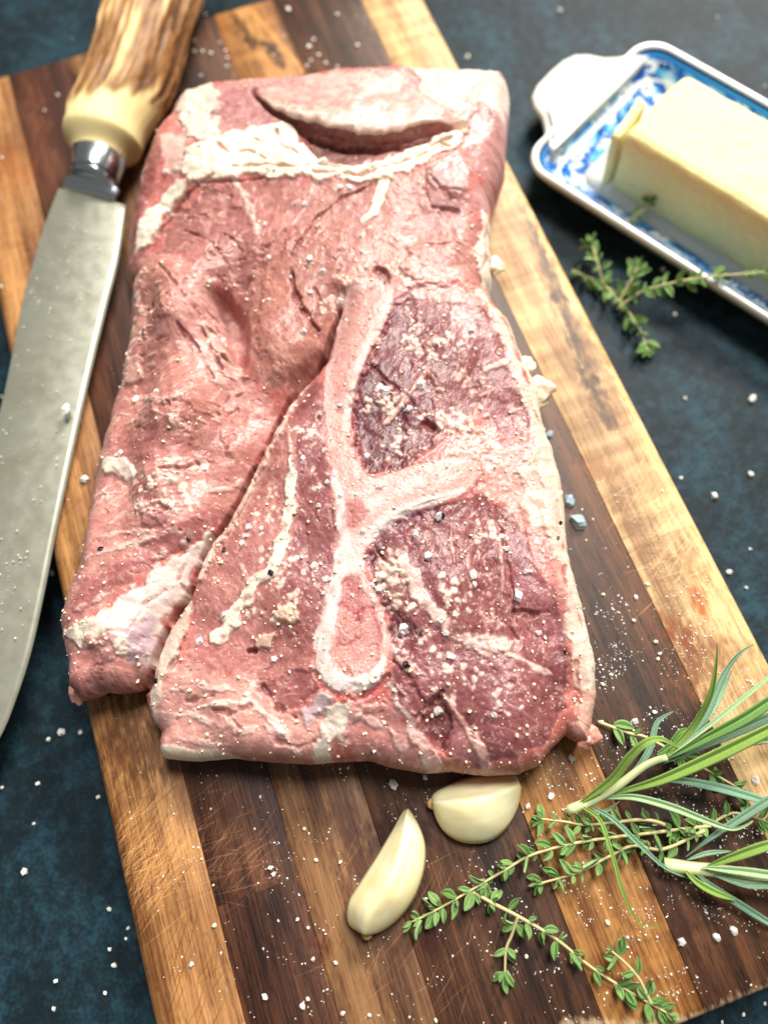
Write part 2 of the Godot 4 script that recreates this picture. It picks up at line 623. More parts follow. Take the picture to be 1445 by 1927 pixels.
# clusters of small fat grains round a path: each a raised dot
func crumbs(pts: Array, count: int, col: Color, r0: float, r1: float, dh: float, sd: int) -> void:
	var r := RandomNumberGenerator.new()
	r.seed = sd
	for c in count:
		var k := r.randi_range(0, pts.size() / 3 - 2) * 3
		var t := r.randf()
		var w := lerpf(pts[k + 2], pts[k + 5], t) * 10.0
		var x := lerpf(pts[k], pts[k + 3], t) + r.randfn(0, 0.6) * w
		var z := lerpf(pts[k + 1], pts[k + 4], t) + r.randfn(0, 0.6) * w
		var s := r.randf_range(r0, r1)
		var a := r.randf() * TAU
		line([x, z, s, x + cos(a) * s * 12, z + sin(a) * s * 12, s * 0.7], col.lerp(Color(0.98, 0.88, 0.82), 0.2 + r.randf() * 0.6), r.randf_range(0.6, 1.0), 0.7, 0.3, dh * r.randf_range(0.15, 0.45))

func meat_y(x: float, z: float) -> float:
	var i := int((x - GX) / ST + 0.5)
	var j := int((z - GZ) / ST + 0.5)
	if i < 0 or j < 0 or i >= GW or j >= GH:
		return 0.0
	return MY[j * GW + i]

const FS := ST / 0.4
const FLESH := Color(0.76, 0.46, 0.43)
const BROWN := Color(0.735, 0.47, 0.415)
const ROSY := Color(0.80, 0.52, 0.48)
const CREASE_SHADE := Color(0.66, 0.37, 0.36)  # redder flesh with crease shade mixed into the colour
const WINE := Color(0.47, 0.19, 0.24)
const CLEFT_SHADE := Color(0.68, 0.38, 0.36)  # cleft flesh, reddened and darkened to stand for shade
const FAT := Color(0.95, 0.89, 0.79)
const PALE := Color(0.95, 0.82, 0.75)
const PINK := Color(0.86, 0.60, 0.55)
const RIM := Color(0.88, 0.83, 0.81)
const MARROW := Color(0.81, 0.57, 0.53)

func meat() -> void:
	var edge := [-30,-2529,27,-2562,157,-2548,192,-2528,433,-2438,621,-2382,732,-2345,789,-2360,835,-2315,963,-2243,1022,-2234,1133,-2199,1160,-2165,1138,-2094,1084,-1981,1007,-1821,945,-1741,901,-1690,870,-1602,839,-1548,822,-1467,788,-1405,756,-1376,767,-1308,780,-1231,773,-1138,770,-1065,772,-1013,758,-916,746,-871,738,-776,722,-668,699,-584,660,-491,642,-410,628,-313,617,-233,596,-128,565,-45,518,30,487,68,455,53,440,32,394,49,332,82,269,84,186,60,95,15,25,-4,-52,-46,-114,-90,-184,-112,-270,-135,-379,-180,-474,-225,-589,-257,-668,-294,-667,-339,-653,-364,-669,-401,-667,-486,-661,-510,-699,-504,-744,-514,-787,-534,-835,-529,-875,-577,-858,-652,-861,-719,-847,-781,-806,-852,-752,-920,-711,-1032,-687,-1097,-636,-1212,-579,-1349,-542,-1437,-486,-1521,-442,-1634,-393,-1787,-357,-1892,-377,-1933,-364,-1995,-296,-2151,-218,-2285,-135,-2421,-71,-2470]
	var mn := Vector2(1e9, 1e9)
	var mx := Vector2(-1e9, -1e9)
	for i in range(0, edge.size(), 2):
		mn = mn.min(Vector2(edge[i], edge[i + 1]) * 0.1)
		mx = mx.max(Vector2(edge[i], edge[i + 1]) * 0.1)
	GX = mn.x - 2.0
	GZ = mn.y - 2.0
	GW = int((mx.x - mn.x + 4.0) / ST) + 1
	GH = int((mx.y - mn.y + 4.0) / ST) + 1
	var N := GW * GH
	for a in [HH, CR, CG, CB, AN, TM, TD]:
		a.resize(N)
	HH.resize(N)
	CR.resize(N)
	CG.resize(N)
	CB.resize(N)
	AN.resize(N)
	TM.resize(N)
	TD.resize(N)
	PID.resize(N)
	PID.fill(0)
	TM.fill(0.0)
	TD.fill(1e9)
	NB = noise_bytes(21, GW, GH, 0.05 * FS, GW, GH)
	# base relief: a smooth sheet through measured heights
	var hp := [9,-2424,29,281,-2306,32,533,-2157,36,903,-2095,33,1033,-2010,29,41,-2146,32,314,-2026,33,529,-1868,33,778,-1769,33,927,-1746,27,-229,-2011,24,-318,-1937,20,-42,-1861,30,224,-1748,31,454,-1658,31,690,-1538,29,747,-1436,25,-237,-1602,36,-163,-1741,31,-368,-1674,21,-94,-1567,18,57,-1447,30,173,-1368,29,381,-1450,30,-325,-1255,36,-479,-1397,21,-140,-1223,22,-293,-1012,26,-420,-1047,33,-569,-1090,23,-454,-948,30,-505,-809,25,-600,-855,27,-695,-660,26,-787,-621,21,-674,-579,22,278,-1153,31,543,-1158,30,640,-1040,27,652,-851,25,105,-847,30,310,-771,30,584,-604,24,-17,-988,29,-188,-882,26,-346,-686,24,-481,-576,21,-140,-600,28,-22,-476,28,227,-464,29,487,-380,25,520,-214,21,-389,-382,22,-573,-329,17,-96,-301,28,-213,-198,22,98,-202,27,302,-130,26,479,-31,17,109,-25,21,-85,-124,21]
	var q := 14
	var cw := GW / q + 2
	var ch := GH / q + 2
	var coarse := PackedFloat32Array()
	coarse.resize(cw * ch)
	for y in ch:
		for x in cw:
			var sx := GX + x * q * ST
			var sz := GZ + y * q * ST
			var s := 0.0
			var w := 0.0
			for k in range(0, hp.size(), 3):
				var dx: float = hp[k] * 0.1 - sx
				var dz: float = hp[k + 1] * 0.1 - sz
				var e := pow(dx * dx + dz * dz + 18.0, -1.6)
				s += e * hp[k + 2]
				w += e
			coarse[y * cw + x] = s / w
	var cl := FLESH.srgb_to_linear()
	for y in GH:
		var fy := y / float(q)
		var iy := int(fy)
		fy -= iy
		for x in GW:
			var fx := x / float(q)
			var ix := int(fx)
			fx -= ix
			var k := iy * cw + ix
			var i := y * GW + x
			HH[i] = lerpf(lerpf(coarse[k], coarse[k + 1], fx), lerpf(coarse[k + cw], coarse[k + cw + 1], fx), fy)
			CR[i] = cl.r
			CG[i] = cl.g
			CB[i] = cl.b
			AN[i] = 0.3
	paint_upper()
	paint_roll()
	paint_steak()
	flecks()
	wisps([-162,-1614,4,-136,-1550,4,-127,-1347,4], 90, 2.0, 5.0, 0.35, 1.2, 0.9, 601)
	wisps([-347,-1861,5,-306,-1648,6,-406,-1489,5], 60, 1.5, 4.0, 0.3, 0.4, 0.8, 602)
	wisps([-505,-1338,5,-342,-1217,6,-219,-1252,5], 60, 1.5, 5.0, 0.3, 0.1, 0.7, 603)
	wisps([-182,-2035,4,-48,-1841,6,-21,-1686,5], 60, 1.5, 4.0, 0.25, 0.7, 0.5, 604)
	wisps([437,-1304,5,524,-1108,8,566,-988,6], 80, 1.5, 5.0, 0.2, -1.0, 0.3, 605)
	wisps([-639,-1092,4,-522,-963,5,-411,-934,5], 50, 2.0, 6.0, 0.3, -0.2, 0.5, 606)
	wisps([396,-560,5,342,-427,7,418,-247,7], 60, 1.0, 3.5, 0.2, 1.4, 0.3, 607)
	# inside and distance to the outline
	var pe := pv2(edge, 2)
	var inside := PackedByteArray()
	inside.resize(N)
	for y in GH:
		var xs := PackedFloat32Array()
		for k in pe.size():
			var a := pe[k]
			var b := pe[(k + 1) % pe.size()]
			if (a.y > y) != (b.y > y):
				xs.append(a.x + (y - a.y) / (b.y - a.y) * (b.x - a.x))
		xs.sort()
		for k in range(0, xs.size() - 1, 2):
			var ax := xs[k] + (NB[y * GW + clampi(int(xs[k]), 0, GW - 1)] - 128) * 0.012
			var bx := xs[k + 1] + (NB[y * GW + clampi(int(xs[k + 1]), 0, GW - 1)] - 128) * 0.012
			for x in range(ceili(ax), int(bx) + 1):
				inside[y * GW + x] = 1
	var D := TD
	for i in N:
		D[i] = 99.0 if inside[i] else 0.0
	for y in range(1, GH - 1):
		for x in range(1, GW - 1):
			var i := y * GW + x
			if D[i] > 0.0:
				D[i] = minf(minf(D[i], minf(D[i - 1], D[i - GW]) + 1.0), minf(D[i - GW - 1], D[i - GW + 1]) + 1.414)
	for y in range(GH - 2, 0, -1):
		for x in range(GW - 2, 0, -1):
			var i := y * GW + x
			if D[i] > 0.0:
				D[i] = minf(minf(D[i], minf(D[i + 1], D[i + GW]) + 1.0), minf(D[i + GW + 1], D[i + GW - 1]) + 1.414)
	# fine relief and colour
	var n_big := noise_bytes(22, GW, GH, 0.018 * FS, GW, GH)
	var n_mid := noise_bytes(23, GW, GH, 0.07 * FS, GW, GH)
	var n_fine := noise_bytes(24, GW, GH, 0.24, GW, GH, FastNoiseLite.TYPE_SIMPLEX, 2)
	var n_cell := noise_bytes(25, GW, GH, 0.055 * FS, GW, GH, FastNoiseLite.TYPE_CELLULAR, 2)
	var n_grain := noise_bytes(26, GW, GH, 0.16 * FS, GW, GH, FastNoiseLite.TYPE_CELLULAR, 1)
	var fib := noise(27, 0.16, FastNoiseLite.TYPE_SIMPLEX_SMOOTH, 3)
	var web_n := noise(29, 0.055, FastNoiseLite.TYPE_SIMPLEX_SMOOTH, 3)
	var vein := noise(28, 0.035, FastNoiseLite.TYPE_SIMPLEX_SMOOTH, 2)
	MY.resize(N)
	for y in GH:
		for x in GW:
			var i := y * GW + x
			if D[i] <= 0.0:
				continue
			var d := D[i] * ST
			var h := HH[i]
			var a := n_big[i] * 0.00784 - 1.0
			var b := n_mid[i] * 0.00784 - 1.0
			var c := n_fine[i] * 0.00784 - 1.0
			var p := PID[i]
			var k := 1.0
			if p == 0 or p == 2:
				var ca := cos(AN[i])
				var sa := sin(AN[i])
				var gu := (x * ca + y * sa) * FS
				var gv := (y * ca - x * sa) * FS
				var f := fib.get_noise_2d(gu * 0.30, gv * 2.3)
				var f2 := fib.get_noise_2d(gu * 0.7 + 300.0, gv * 1.1)
				var v := 1.0 - absf(vein.get_noise_2d(gu * 0.7 + 40.0, gv * 1.7)) * 9.0
				var amt := clampf(0.45 + b * 0.9 + a * 0.5, 0.08, 1.0)
				h += f * 0.07 * amt + f2 * 0.10 * amt + b * 0.16 + c * 0.025 + a * 0.7
				k = 1.0 + f * 0.56 * amt + f2 * 0.32 + a * 0.19 + b * 0.18 + c * 0.15
				var gap := clampf((f2 + f * 0.5 - 0.30) * 3.0, 0.0, 1.0) * amt
				h -= gap * 0.14
				k *= 1.0 - 0.22 * gap
				var wv := clampf(v, 0.0, 1.0) * clampf(a * 1.6 + 0.25, 0.0, 1.0) * 0.45
				wv += clampf((n_grain[i] - 205) * 0.03, 0.0, 1.0) * clampf(b + 0.35, 0.0, 1.0) * 0.30
				CR[i] = lerpf(CR[i], 0.72, wv)
				CG[i] = lerpf(CG[i], 0.44, wv)
				CB[i] = lerpf(CB[i], 0.38, wv)
				h += wv * 0.08
				# pale torn strands of tissue
				var web := 1.0 - absf(web_n.get_noise_2d(gu * 0.8, gv * 1.25)) * 7.0
				web = clampf(web, 0.0, 1.0) * clampf(0.30 + b * 1.1 - a * 0.7, 0.0, 1.0) * 0.42
				CR[i] = lerpf(CR[i], 0.78, web)
				CG[i] = lerpf(CG[i], 0.52, web)
				CB[i] = lerpf(CB[i], 0.46, web)
				h += web * 0.10
				k = lerpf(k * 0.97, 1.0 + (k - 1.0) * 0.55, clampf((CG[i] - 0.25) * 4.0, 0.0, 1.0))
				CR[i] *= 0.25 + 0.75 * k
				CG[i] *= k
				CB[i] *= k * 0.99
			elif p == 1:
				var u := n_cell[i] * 0.00784 - 1.0
				var cr := clampf((u - 0.15) * 1.6, 0.0, 1.0) * clampf(0.6 + a, 0.0, 1.0)
				h += b * 0.45 + a * 0.7 + c * 0.02 - cr * 0.55
				CG[i] *= 1.0 - 0.06 * cr
				CB[i] *= 1.0 - 0.10 * cr
				k = clampf(a * 0.7 + b * 0.7 - 0.15, 0.0, 1.0)
				CG[i] *= 1.0 - 0.20 * k
				CB[i] *= 1.0 - 0.24 * k
				CG[i] *= 1.0 + 0.02 * u
			else:
				h += c * 0.05 + b * 0.12
				k = clampf(0.5 + c * 0.7 + b * 0.6, 0.0, 1.0)
				var pit := clampf((n_grain[i] - 150) * 0.02, 0.0, 1.0)
				k = clampf(k * 0.7 + pit * 0.6, 0.0, 1.0)
				var redness := clampf((0.70 - CG[i]) * 2.6, 0.15, 1.0) * k * 0.55
				h -= pit * redness * 0.5
				CG[i] *= 1.0 - redness
				CB[i] *= 1.0 - redness
				CR[i] *= 1.0 - redness * 0.35
			# rounded flank
			var rr := 9.0 + a * 3.0
			var hb := minf(h * 0.5, 15.0)
			if d < rr:
				var t := 1.0 - d / rr
				h = hb + (h - hb) * sqrt(maxf(0.0, 1.0 - t * t))
			MY[i] = maxf(h, 1.5)
	meat_mesh(D, pe)

# tiny pale shreds of fat and dark slits between fibres, strewn over the cut faces
func wisps(pts: Array, count: int, l0: float, l1: float, w: float, ang: float, dh: float, sd: int) -> void:
	var r := RandomNumberGenerator.new()
	r.seed = sd
	for c in count:
		var k := r.randi_range(0, pts.size() / 3 - 2) * 3
		var t := r.randf()
		var s := lerpf(pts[k + 2], pts[k + 5], t) * 10.0
		var x := lerpf(pts[k], pts[k + 3], t) + r.randfn(0, 0.6) * s
		var z := lerpf(pts[k + 1], pts[k + 4], t) + r.randfn(0, 0.6) * s
		var a := ang + r.randfn(0, 0.5)
		var l := r.randf_range(l0, l1) * 3.3
		var q := w * r.randf_range(0.5, 1.3)
		var p := [x, z, q * 0.5]
		for i in 3:
			a += r.randfn(0, 0.35)
			x += cos(a) * l
			z += sin(a) * l
			p.append_array([x, z, q * (1.0 if i < 2 else 0.3)])
		if r.randf() < 0.72:
			line(p, Color(0.93, 0.74, 0.68), r.randf_range(0.3, 0.75), 0.7, 0.5, dh * r.randf_range(0.3, 0.9))
		else:
			line(p, Color(0.54, 0.26, 0.25), r.randf_range(0.3, 0.6), 0.8, 0.4, -dh * r.randf_range(0.6, 1.4))

func flecks() -> void:
	var r := RandomNumberGenerator.new()
	r.seed = 515
	var wn := noise(516, 0.045, FastNoiseLite.TYPE_SIMPLEX_SMOOTH, 3)
	for k in 9000:
		var x := GX + r.randf() * GW * ST
		var z := GZ + r.randf() * GH * ST
		var i := clampi(int((z - GZ) / ST), 0, GH - 1) * GW + clampi(int((x - GX) / ST), 0, GW - 1)
		if PID[i] == 1 or HH[i] < 10.0:
			continue
		var w := wn.get_noise_2d(x, z)
		if r.randf() > 0.45 + w * 1.3 + smoothstep(-150.0, -70.0, z) * 0.25:
			continue
		var bone := PID[i] == 3
		var a := (AN[i] if r.randf() < 0.5 else r.randf() * TAU) + r.randfn(0, 0.4)
		var l := r.randf_range(1.0, 7.0) if not bone else 2.0
		var s := r.randf_range(0.10, 0.26)
		if r.randf() < 0.70:
			line([x * 10, z * 10, s, x * 10 + cos(a) * l, z * 10 + sin(a) * l, s * 0.6], Color(0.93, 0.74, 0.69), r.randf_range(0.35, 0.95), 0.35, 0.15, r.randf_range(0.08, 0.3))
		else:
			l *= 1.8
			a = AN[i] + r.randfn(0, 0.25)
			line([x * 10, z * 10, s, x * 10 + cos(a) * l, z * 10 + sin(a) * l, s * 0.6], Color(0.42, 0.15, 0.16), r.randf_range(0.2, 0.6), 0.4, 0.15, -r.randf_range(0.1, 0.45))

func meat_mesh(D: PackedFloat32Array, pe: PackedVector2Array) -> void:
	var N := GW * GH
	var use := PackedByteArray()
	use.resize(N)
	# cells with a corner inside; corners outside are pulled onto the outline
	var vx := PackedFloat32Array()
	var vz := PackedFloat32Array()
	var rim := PackedByteArray()
	rim.resize(N)
	vx.resize(N)
	vz.resize(N)
	for y in range(1, GH - 1):
		for x in range(1, GW - 1):
			var i := y * GW + x
			vx[i] = x
			vz[i] = y
			use[i] = 1 if D[i] > 0.0 and D[i + 1] > 0.0 and D[i + GW] > 0.0 and D[i + GW + 1] > 0.0 else 0
	# border vertices: slide along the smoothed outline so that the edge is not stepped
	for y in range(1, GH - 1):
		for x in range(1, GW - 1):
			var i := y * GW + x
			if D[i] > 0.0 and D[i] < 1.5:
				var s := Vector2.ZERO
				var w := 0.0
				for dy in range(-2, 3):
					for dx in range(-2, 3):
						var j := i + dy * GW + dx
						if j >= 0 and j < N and D[j] > 0.0 and D[j] < 1.5:
							s += Vector2(x + dx, y + dy)
							w += 1.0
				vx[i] = lerpf(x, s.x / w, 0.8)
				vz[i] = lerpf(y, s.y / w, 0.8)
	var pos := PackedVector3Array()
	var nor := PackedVector3Array()
	var col := PackedColorArray()
	pos.resize(N)
	nor.resize(N)
	col.resize(N)
	for y in range(1, GH - 1):
		for x in range(1, GW - 1):
			var i := y * GW + x
			if D[i] <= 0.0:
				continue
			pos[i] = Vector3(GX + vx[i] * ST, MY[i], GZ + vz[i] * ST) * 0.001
			var l := MY[i - 1] if D[i - 1] > 0.0 else MY[i] - 1.2
			var r := MY[i + 1] if D[i + 1] > 0.0 else MY[i] - 1.2
			var u := MY[i - GW] if D[i - GW] > 0.0 else MY[i] - 1.2
			var d := MY[i + GW] if D[i + GW] > 0.0 else MY[i] - 1.2
			nor[i] = Vector3(l - r, 2.0 * ST, u - d).normalized()
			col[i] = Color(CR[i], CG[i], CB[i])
	var grain := noise_tex(41, 0.09, Color(0.86, 0.80, 0.79), Color.WHITE, FastNoiseLite.TYPE_SIMPLEX, 4, 512, 0.35)
	var wet := noise_tex(42, 0.035, Color(0.22, 0.22, 0.22), Color(0.55, 0.55, 0.55), FastNoiseLite.TYPE_SIMPLEX_SMOOTH, 4, 512)
	var rough := noise_tex(43, 0.06, Color.BLACK, Color.WHITE, FastNoiseLite.TYPE_SIMPLEX, 3, 512)
	var mats := []
	for k in 4:
		var m := mat(Color.WHITE, 1.0, 0.0, 0.42)
		m.vertex_color_use_as_albedo = true
		m.albedo_texture = grain
		m.roughness_texture = wet
		m.clearcoat_enabled = true
		m.clearcoat = [0.10, 0.15, 0.08, 0.08][k]
		m.clearcoat_roughness = 0.2
		m.subsurf_scatter_enabled = true
		m.subsurf_scatter_strength = [0.03, 0.2, 0.03, 0.06][k]
		bump(m, rough, [0.0045, 0.004, 0.0045, 0.005][k])
		tri(m, 40.0)
		mats.append(m)
	var steak := thing("raw_meat", "raw bone-in pink meat slab with white fat seams, on the striped board", "meat")
	var labels := ["pink raw flesh with visible fibres", "creamy white fat seams", "rolled flesh flap along the knife side", "pale branching cut bone with red marrow"]
	var called := ["flesh", "fat_seam", "rolled_flap", "bone"]
	for k in 4:
		var idx := PackedInt32Array()
		var map := PackedInt32Array()
		map.resize(N)
		map.fill(-1)
		var P := PackedVector3Array()
		var Q := PackedVector3Array()
		var C := PackedColorArray()
		for y in range(1, GH - 2):
			for x in range(1, GW - 2):
				var i := y * GW + x
				if not use[i] or PID[i] != k:
					continue
				for j in [i, i + 1, i + GW, i + 1, i + GW + 1, i + GW]:
					if map[j] < 0:
						map[j] = P.size()
						P.append(pos[j])
						Q.append(nor[j])
						C.append(col[j])
					idx.append(map[j])
		if k == 0:
			# the flank from the rim down to the board, tucked under
			for y in range(1, GH - 2):
				for x in range(1, GW - 2):
					var i := y * GW + x
					if not use[i]:
						continue
					for e in [[-1, i + GW, i], [1, i + 1, i + GW + 1], [-GW, i, i + 1], [GW, i + GW + 1, i + GW]]:
						if use[i + e[0]]:
							continue
						var a: int = e[1]
						var b: int = e[2]
						var last := [a, b]
						var base := P.size()
						for lv in 4:
							for v in [a, b]:
								var o := Vector3(nor[v].x, 0, nor[v].z).normalized() * 0.001
								var t: float = [0.0, 0.3, 0.65, 1.0][lv]
								var w: float = [0.0, 0.35, -0.4, -3.0][lv]
								var pp := pos[v] + o * w
								pp.y = pos[v].y * (1.0 - t)
								P.append(pp)
								Q.append((o * 1000.0 + Vector3(0, 0.4 - t, 0)).normalized())
								C.append(col[v])
						for lv in 3:
							var s := base + lv * 2
							for j in [s, s + 2, s + 1, s + 1, s + 2, s + 3]:
								idx.append(j)
		if idx.is_empty():
			continue
		var arr := []
		arr.resize(Mesh.ARRAY_MAX)
		arr[Mesh.ARRAY_VERTEX] = P
		arr[Mesh.ARRAY_NORMAL] = Q
		arr[Mesh.ARRAY_COLOR] = C
		arr[Mesh.ARRAY_INDEX] = idx
		var mesh := ArrayMesh.new()
		mesh.add_surface_from_arrays(Mesh.PRIMITIVE_TRIANGLES, arr)
		var o := piece(called[k], mesh, mats[k], steak)
		tag(o, labels[k])
	# fat lobes hanging over the right rim
	var lobes := [780,160,-1082,798,140,-989,779,120,-968,823,170,-1470,497,90,54,-874,70,-566]
	var lp := v3s(lobes)
	for i in lp.size():
		var s := SphereMesh.new()
		var st := SurfaceTool.new()
		s.radius = 0.5
		s.height = 1.0
		s.radial_segments = 40
		s.rings = 24
		st.create_from(s, 0)
		var arr := st.commit_to_arrays()
		var vs: PackedVector3Array = arr[Mesh.ARRAY_VERTEX]
		var ln := noise(60 + i, 0.9, FastNoiseLite.TYPE_SIMPLEX_SMOOTH, 2)
		var big: float = [5.5, 8.5, 6.5, 6.5, 7, 6][i]
		for j in vs.size():
			vs[j] = vs[j] * (1.0 + ln.get_noise_3dv(vs[j].normalized() * 0.9) * 0.45) * Vector3(0.001, 0.00075, 0.001) * big
		arr[Mesh.ARRAY_VERTEX] = vs
		arr[Mesh.ARRAY_NORMAL] = null
		arr[Mesh.ARRAY_TANGENT] = null
		arr[Mesh.ARRAY_TEX_UV] = null
		var am := ArrayMesh.new()
		am.add_surface_from_arrays(Mesh.PRIMITIVE_TRIANGLES, arr)
		st = SurfaceTool.new()
		st.create_from(am, 0)
		st.set_smooth_group(0)
		st.index()
		st.generate_normals()
		var fm: StandardMaterial3D = mats[1].duplicate()
		fm.vertex_color_use_as_albedo = false
		fm.albedo_color = FAT if i < 4 else PINK
		piece("fat_lobe", st.commit(), fm, steak, lp[i])
	overhang(steak, mats[0])

# the lip of muscle that hangs over the hollow near the far end
func overhang(steak: Node3D, m: Material) -> void:
	var back := smooth_path(v3s([259,319,-2379,340,320,-2371,481,345,-2300,634,352,-2225,775,328,-2176,857,328,-2077,891,312,-1970]), 70)
	var lip := smooth_path(v3s([259,319,-2366,302,321,-2244,366,329,-2131,469,337,-2029,569,331,-1983,683,325,-1979,790,320,-1979,887,311,-1958]), 70)
	var n := noise(661, 0.16, FastNoiseLite.TYPE_SIMPLEX_SMOOTH, 4)
	var fine := noise(662, 0.9, FastNoiseLite.TYPE_SIMPLEX_SMOOTH, 3)
	var rings := []
	var cols := []
	for i in 70:
		var t := i / 69.0
		var bulge := sin(PI * clampf(t * 0.96 + 0.02, 0, 1))
		var a := back[i]
		var b := lip[i]
		a.y = meat_y(a.x * 1000, a.z * 1000) * 0.001 - 0.0012
		b.y = a.y
		var ring := PackedVector3Array()
		var cc := PackedColorArray()
		for j in 52:
			var s := j / 35.0
			var p: Vector3
			if j <= 35:
				p = a.lerp(b, s)
				p.y += (0.0055 * bulge) * pow(s, 0.8) * (1.0 if s < 0.9 else sqrt(maxf(0.0, 1.0 - pow((s - 0.9) / 0.1, 2.0) * 0.55))) + 0.001 * sin(PI * s)
			else:
				s = 1.0 - (j - 35) / 17.0
				p = a.lerp(b, s)
				p.y += 0.0032 * bulge * s - 0.0028 * (1.0 - s)
			var q := p * 1000.0
			p.y += (n.get_noise_3dv(q) * 0.9 + fine.get_noise_3dv(q) * 0.25) * 0.001 * bulge
			p += (b - a).normalized() * n.get_noise_2d(q.x * 1.6, 5.0) * 0.0016 * s * bulge
			ring.append(p)
			var f := fine.get_noise_3d(q.x * 0.5, q.y, q.z * 2.2)
			var c := Color(0.80, 0.56, 0.53).lerp(Color(0.90, 0.74, 0.70), clampf(0.35 + f * 0.9 + n.get_noise_3dv(q) * 0.8, 0, 1))
			c = c.lerp(Color(0.94, 0.84, 0.77), clampf((s - 0.74 + f * 0.25) * 5.0, 0, 1) * (1.0 if j <= 38 else 0.2))
			cc.append(c.srgb_to_linear())
		rings.append(ring)
		cols.append(cc)
	var o := piece("muscle_flap", loft(rings, true, true, cols), m, steak)
	tag(o, "pale pink overhanging lip of muscle at the far end")

func paint_upper() -> void:  # crease strokes get a redder tint that also paints their shade
	# back band, pale at its ends
	area([-29,-2491,190,-2484,598,-2293,816,-2262,1147,-2132,1030,-1882,942,-1934,814,-1963,571,-1991,349,-2140,115,-2209,-52,-2250], Color(0.80, 0.56, 0.53), 0.9, 2, 2, 0, 0, 0.0)
	area([157,-2439,263,-2380,274,-2282,349,-2140,212,-2205,101,-2229,89,-2340], Color(0.72, 0.46, 0.46), 0.9, 2, 1.5)
	area([809,-2270,1148,-2145,1119,-2064,1062,-1958,987,-2022,905,-1995,824,-2042,767,-2102,818,-2186], Color(0.90, 0.81, 0.75), 0.95, 2.5, 2, 0.6, 1)
	area([973,-2013,1067,-1956,984,-1790,908,-1701,840,-1557,795,-1613,870,-1752,868,-1851,918,-1951], Color(0.76, 0.52, 0.51), 0.85, 3, 2)
	area([531,-2331,631,-2273,691,-2219,820,-2245,840,-2190,641,-2189,473,-2275,418,-2361], Color(0.84, 0.68, 0.63), 0.8, 2, 2)
	# brown meat under the overhanging lip; shade painted along its slit
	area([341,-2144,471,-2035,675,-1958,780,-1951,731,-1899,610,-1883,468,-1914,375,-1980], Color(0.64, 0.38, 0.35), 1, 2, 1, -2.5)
	line([258,-2363,1,305,-2256,2,398,-2108,3,488,-2028,3,580,-1988,3,680,-1971,2.5,794,-1963,2,893,-1952,1], CLEFT_SHADE, 0.4, 3, 0.05, -3.4)
	# upper face of the slab
	area([-141,-2030,82,-2027,345,-1890,690,-1788,780,-1575,761,-1450,654,-1393,492,-1453,273,-1452,193,-1319,132,-1241,53,-1219,-47,-1255,-90,-1429,-67,-1631,-109,-1748,-238,-1891], BROWN, 0.9, 3, 3, 0, 0, 1.1)
	area([85,-2037,329,-1896,224,-1749,72,-1626,18,-1751,-13,-1970], Color(0.72, 0.42, 0.38), 0.7, 4, 3, 0, 0, 2.2)
	area([-182,-2035,39,-2012,81,-1836,67,-1670,-72,-1653,-163,-1744,-238,-1891], Color(0.66, 0.38, 0.35), 0.75, 4, 3, -0.6, 0, 0.6)
	area([66,-1608,224,-1749,349,-1678,273,-1452,138,-1259,2,-1285,-29,-1431], Color(0.70, 0.42, 0.35), 0.8, 3, 2, 0.8, 0, 1.3)
	area([504,-1640,771,-1599,768,-1468,660,-1507,526,-1548], Color(0.73, 0.45, 0.40), 0.8, 3, 2)
	# fat band and its arms
	area([-20,-2216,63,-2231,212,-2205,322,-2180,347,-2146,327,-2092,377,-1984,453,-1925,544,-1911,664,-1928,744,-1934,823,-1936,895,-1978,912,-1951,877,-1893,812,-1856,748,-1842,663,-1819,587,-1820,476,-1828,381,-1882,286,-1940,186,-1988,139,-2025,63,-2028,-42,-2068,-80,-2113,-87,-2156], FAT, 1, 1.4, 1.8, 0.9, 1)
	area([-26,-2490,131,-2498,133,-2413,92,-2337,104,-2227,15,-2197,-12,-2288,-34,-2372], Color(0.89, 0.81, 0.73), 0.95, 1.5, 2, 0.8, 1)
	area([-111,-2336,-34,-2285,-37,-2186,-96,-2129,-140,-2225], Color(0.89, 0.72, 0.66), 0.8, 2, 2)
	area([-112,-2115,-59,-2093,-164,-2024,-253,-1958,-354,-1931,-302,-2002,-244,-2064], FAT, 1, 1.2, 1.2, 1.2, 1)
	line([555,-1824,1.8,516,-1764,1.8,482,-1716,2,436,-1702,0.8], FAT, 1, 0.8, 0.8, 0.6, 1)
	line([762,-1828,1,690,-1788,0.8,663,-1767,0.4], FAT, 0.8, 0.8, 0.6, 0.5)
	line([82,-2027,0.7,97,-1921,1,94,-1785,0.5], PALE, 0.7, 1, 1, 0.3)
	line([329,-1896,0.6,278,-1831,0.5,214,-1776,0.4], PALE, 0.6, 0.9, 0.6, 0.2)
	line([17,-2063,0.5,-91,-2050,0.5,-193,-1993,0.5,-254,-1954,0.4], CLEFT_SHADE, 0.75, 0.5, 0.4, -1.2)
	line([-44,-2063,0.5,62,-2024,0.5,185,-1986,0.4], Color(0.66, 0.37, 0.36), 0.7, 0.5, 0.4, -0.9)
	# folds in the fat band
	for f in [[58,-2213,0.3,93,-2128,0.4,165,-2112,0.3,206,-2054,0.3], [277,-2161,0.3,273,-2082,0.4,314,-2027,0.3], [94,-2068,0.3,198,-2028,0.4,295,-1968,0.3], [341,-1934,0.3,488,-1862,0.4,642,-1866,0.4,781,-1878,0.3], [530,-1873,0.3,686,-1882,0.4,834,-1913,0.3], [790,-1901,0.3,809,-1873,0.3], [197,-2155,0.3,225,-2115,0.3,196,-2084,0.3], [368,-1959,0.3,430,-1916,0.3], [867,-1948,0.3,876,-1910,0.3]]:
		line(f, Color(0.78, 0.55, 0.43), 0.65, 0.6, 0.5, -1.3)
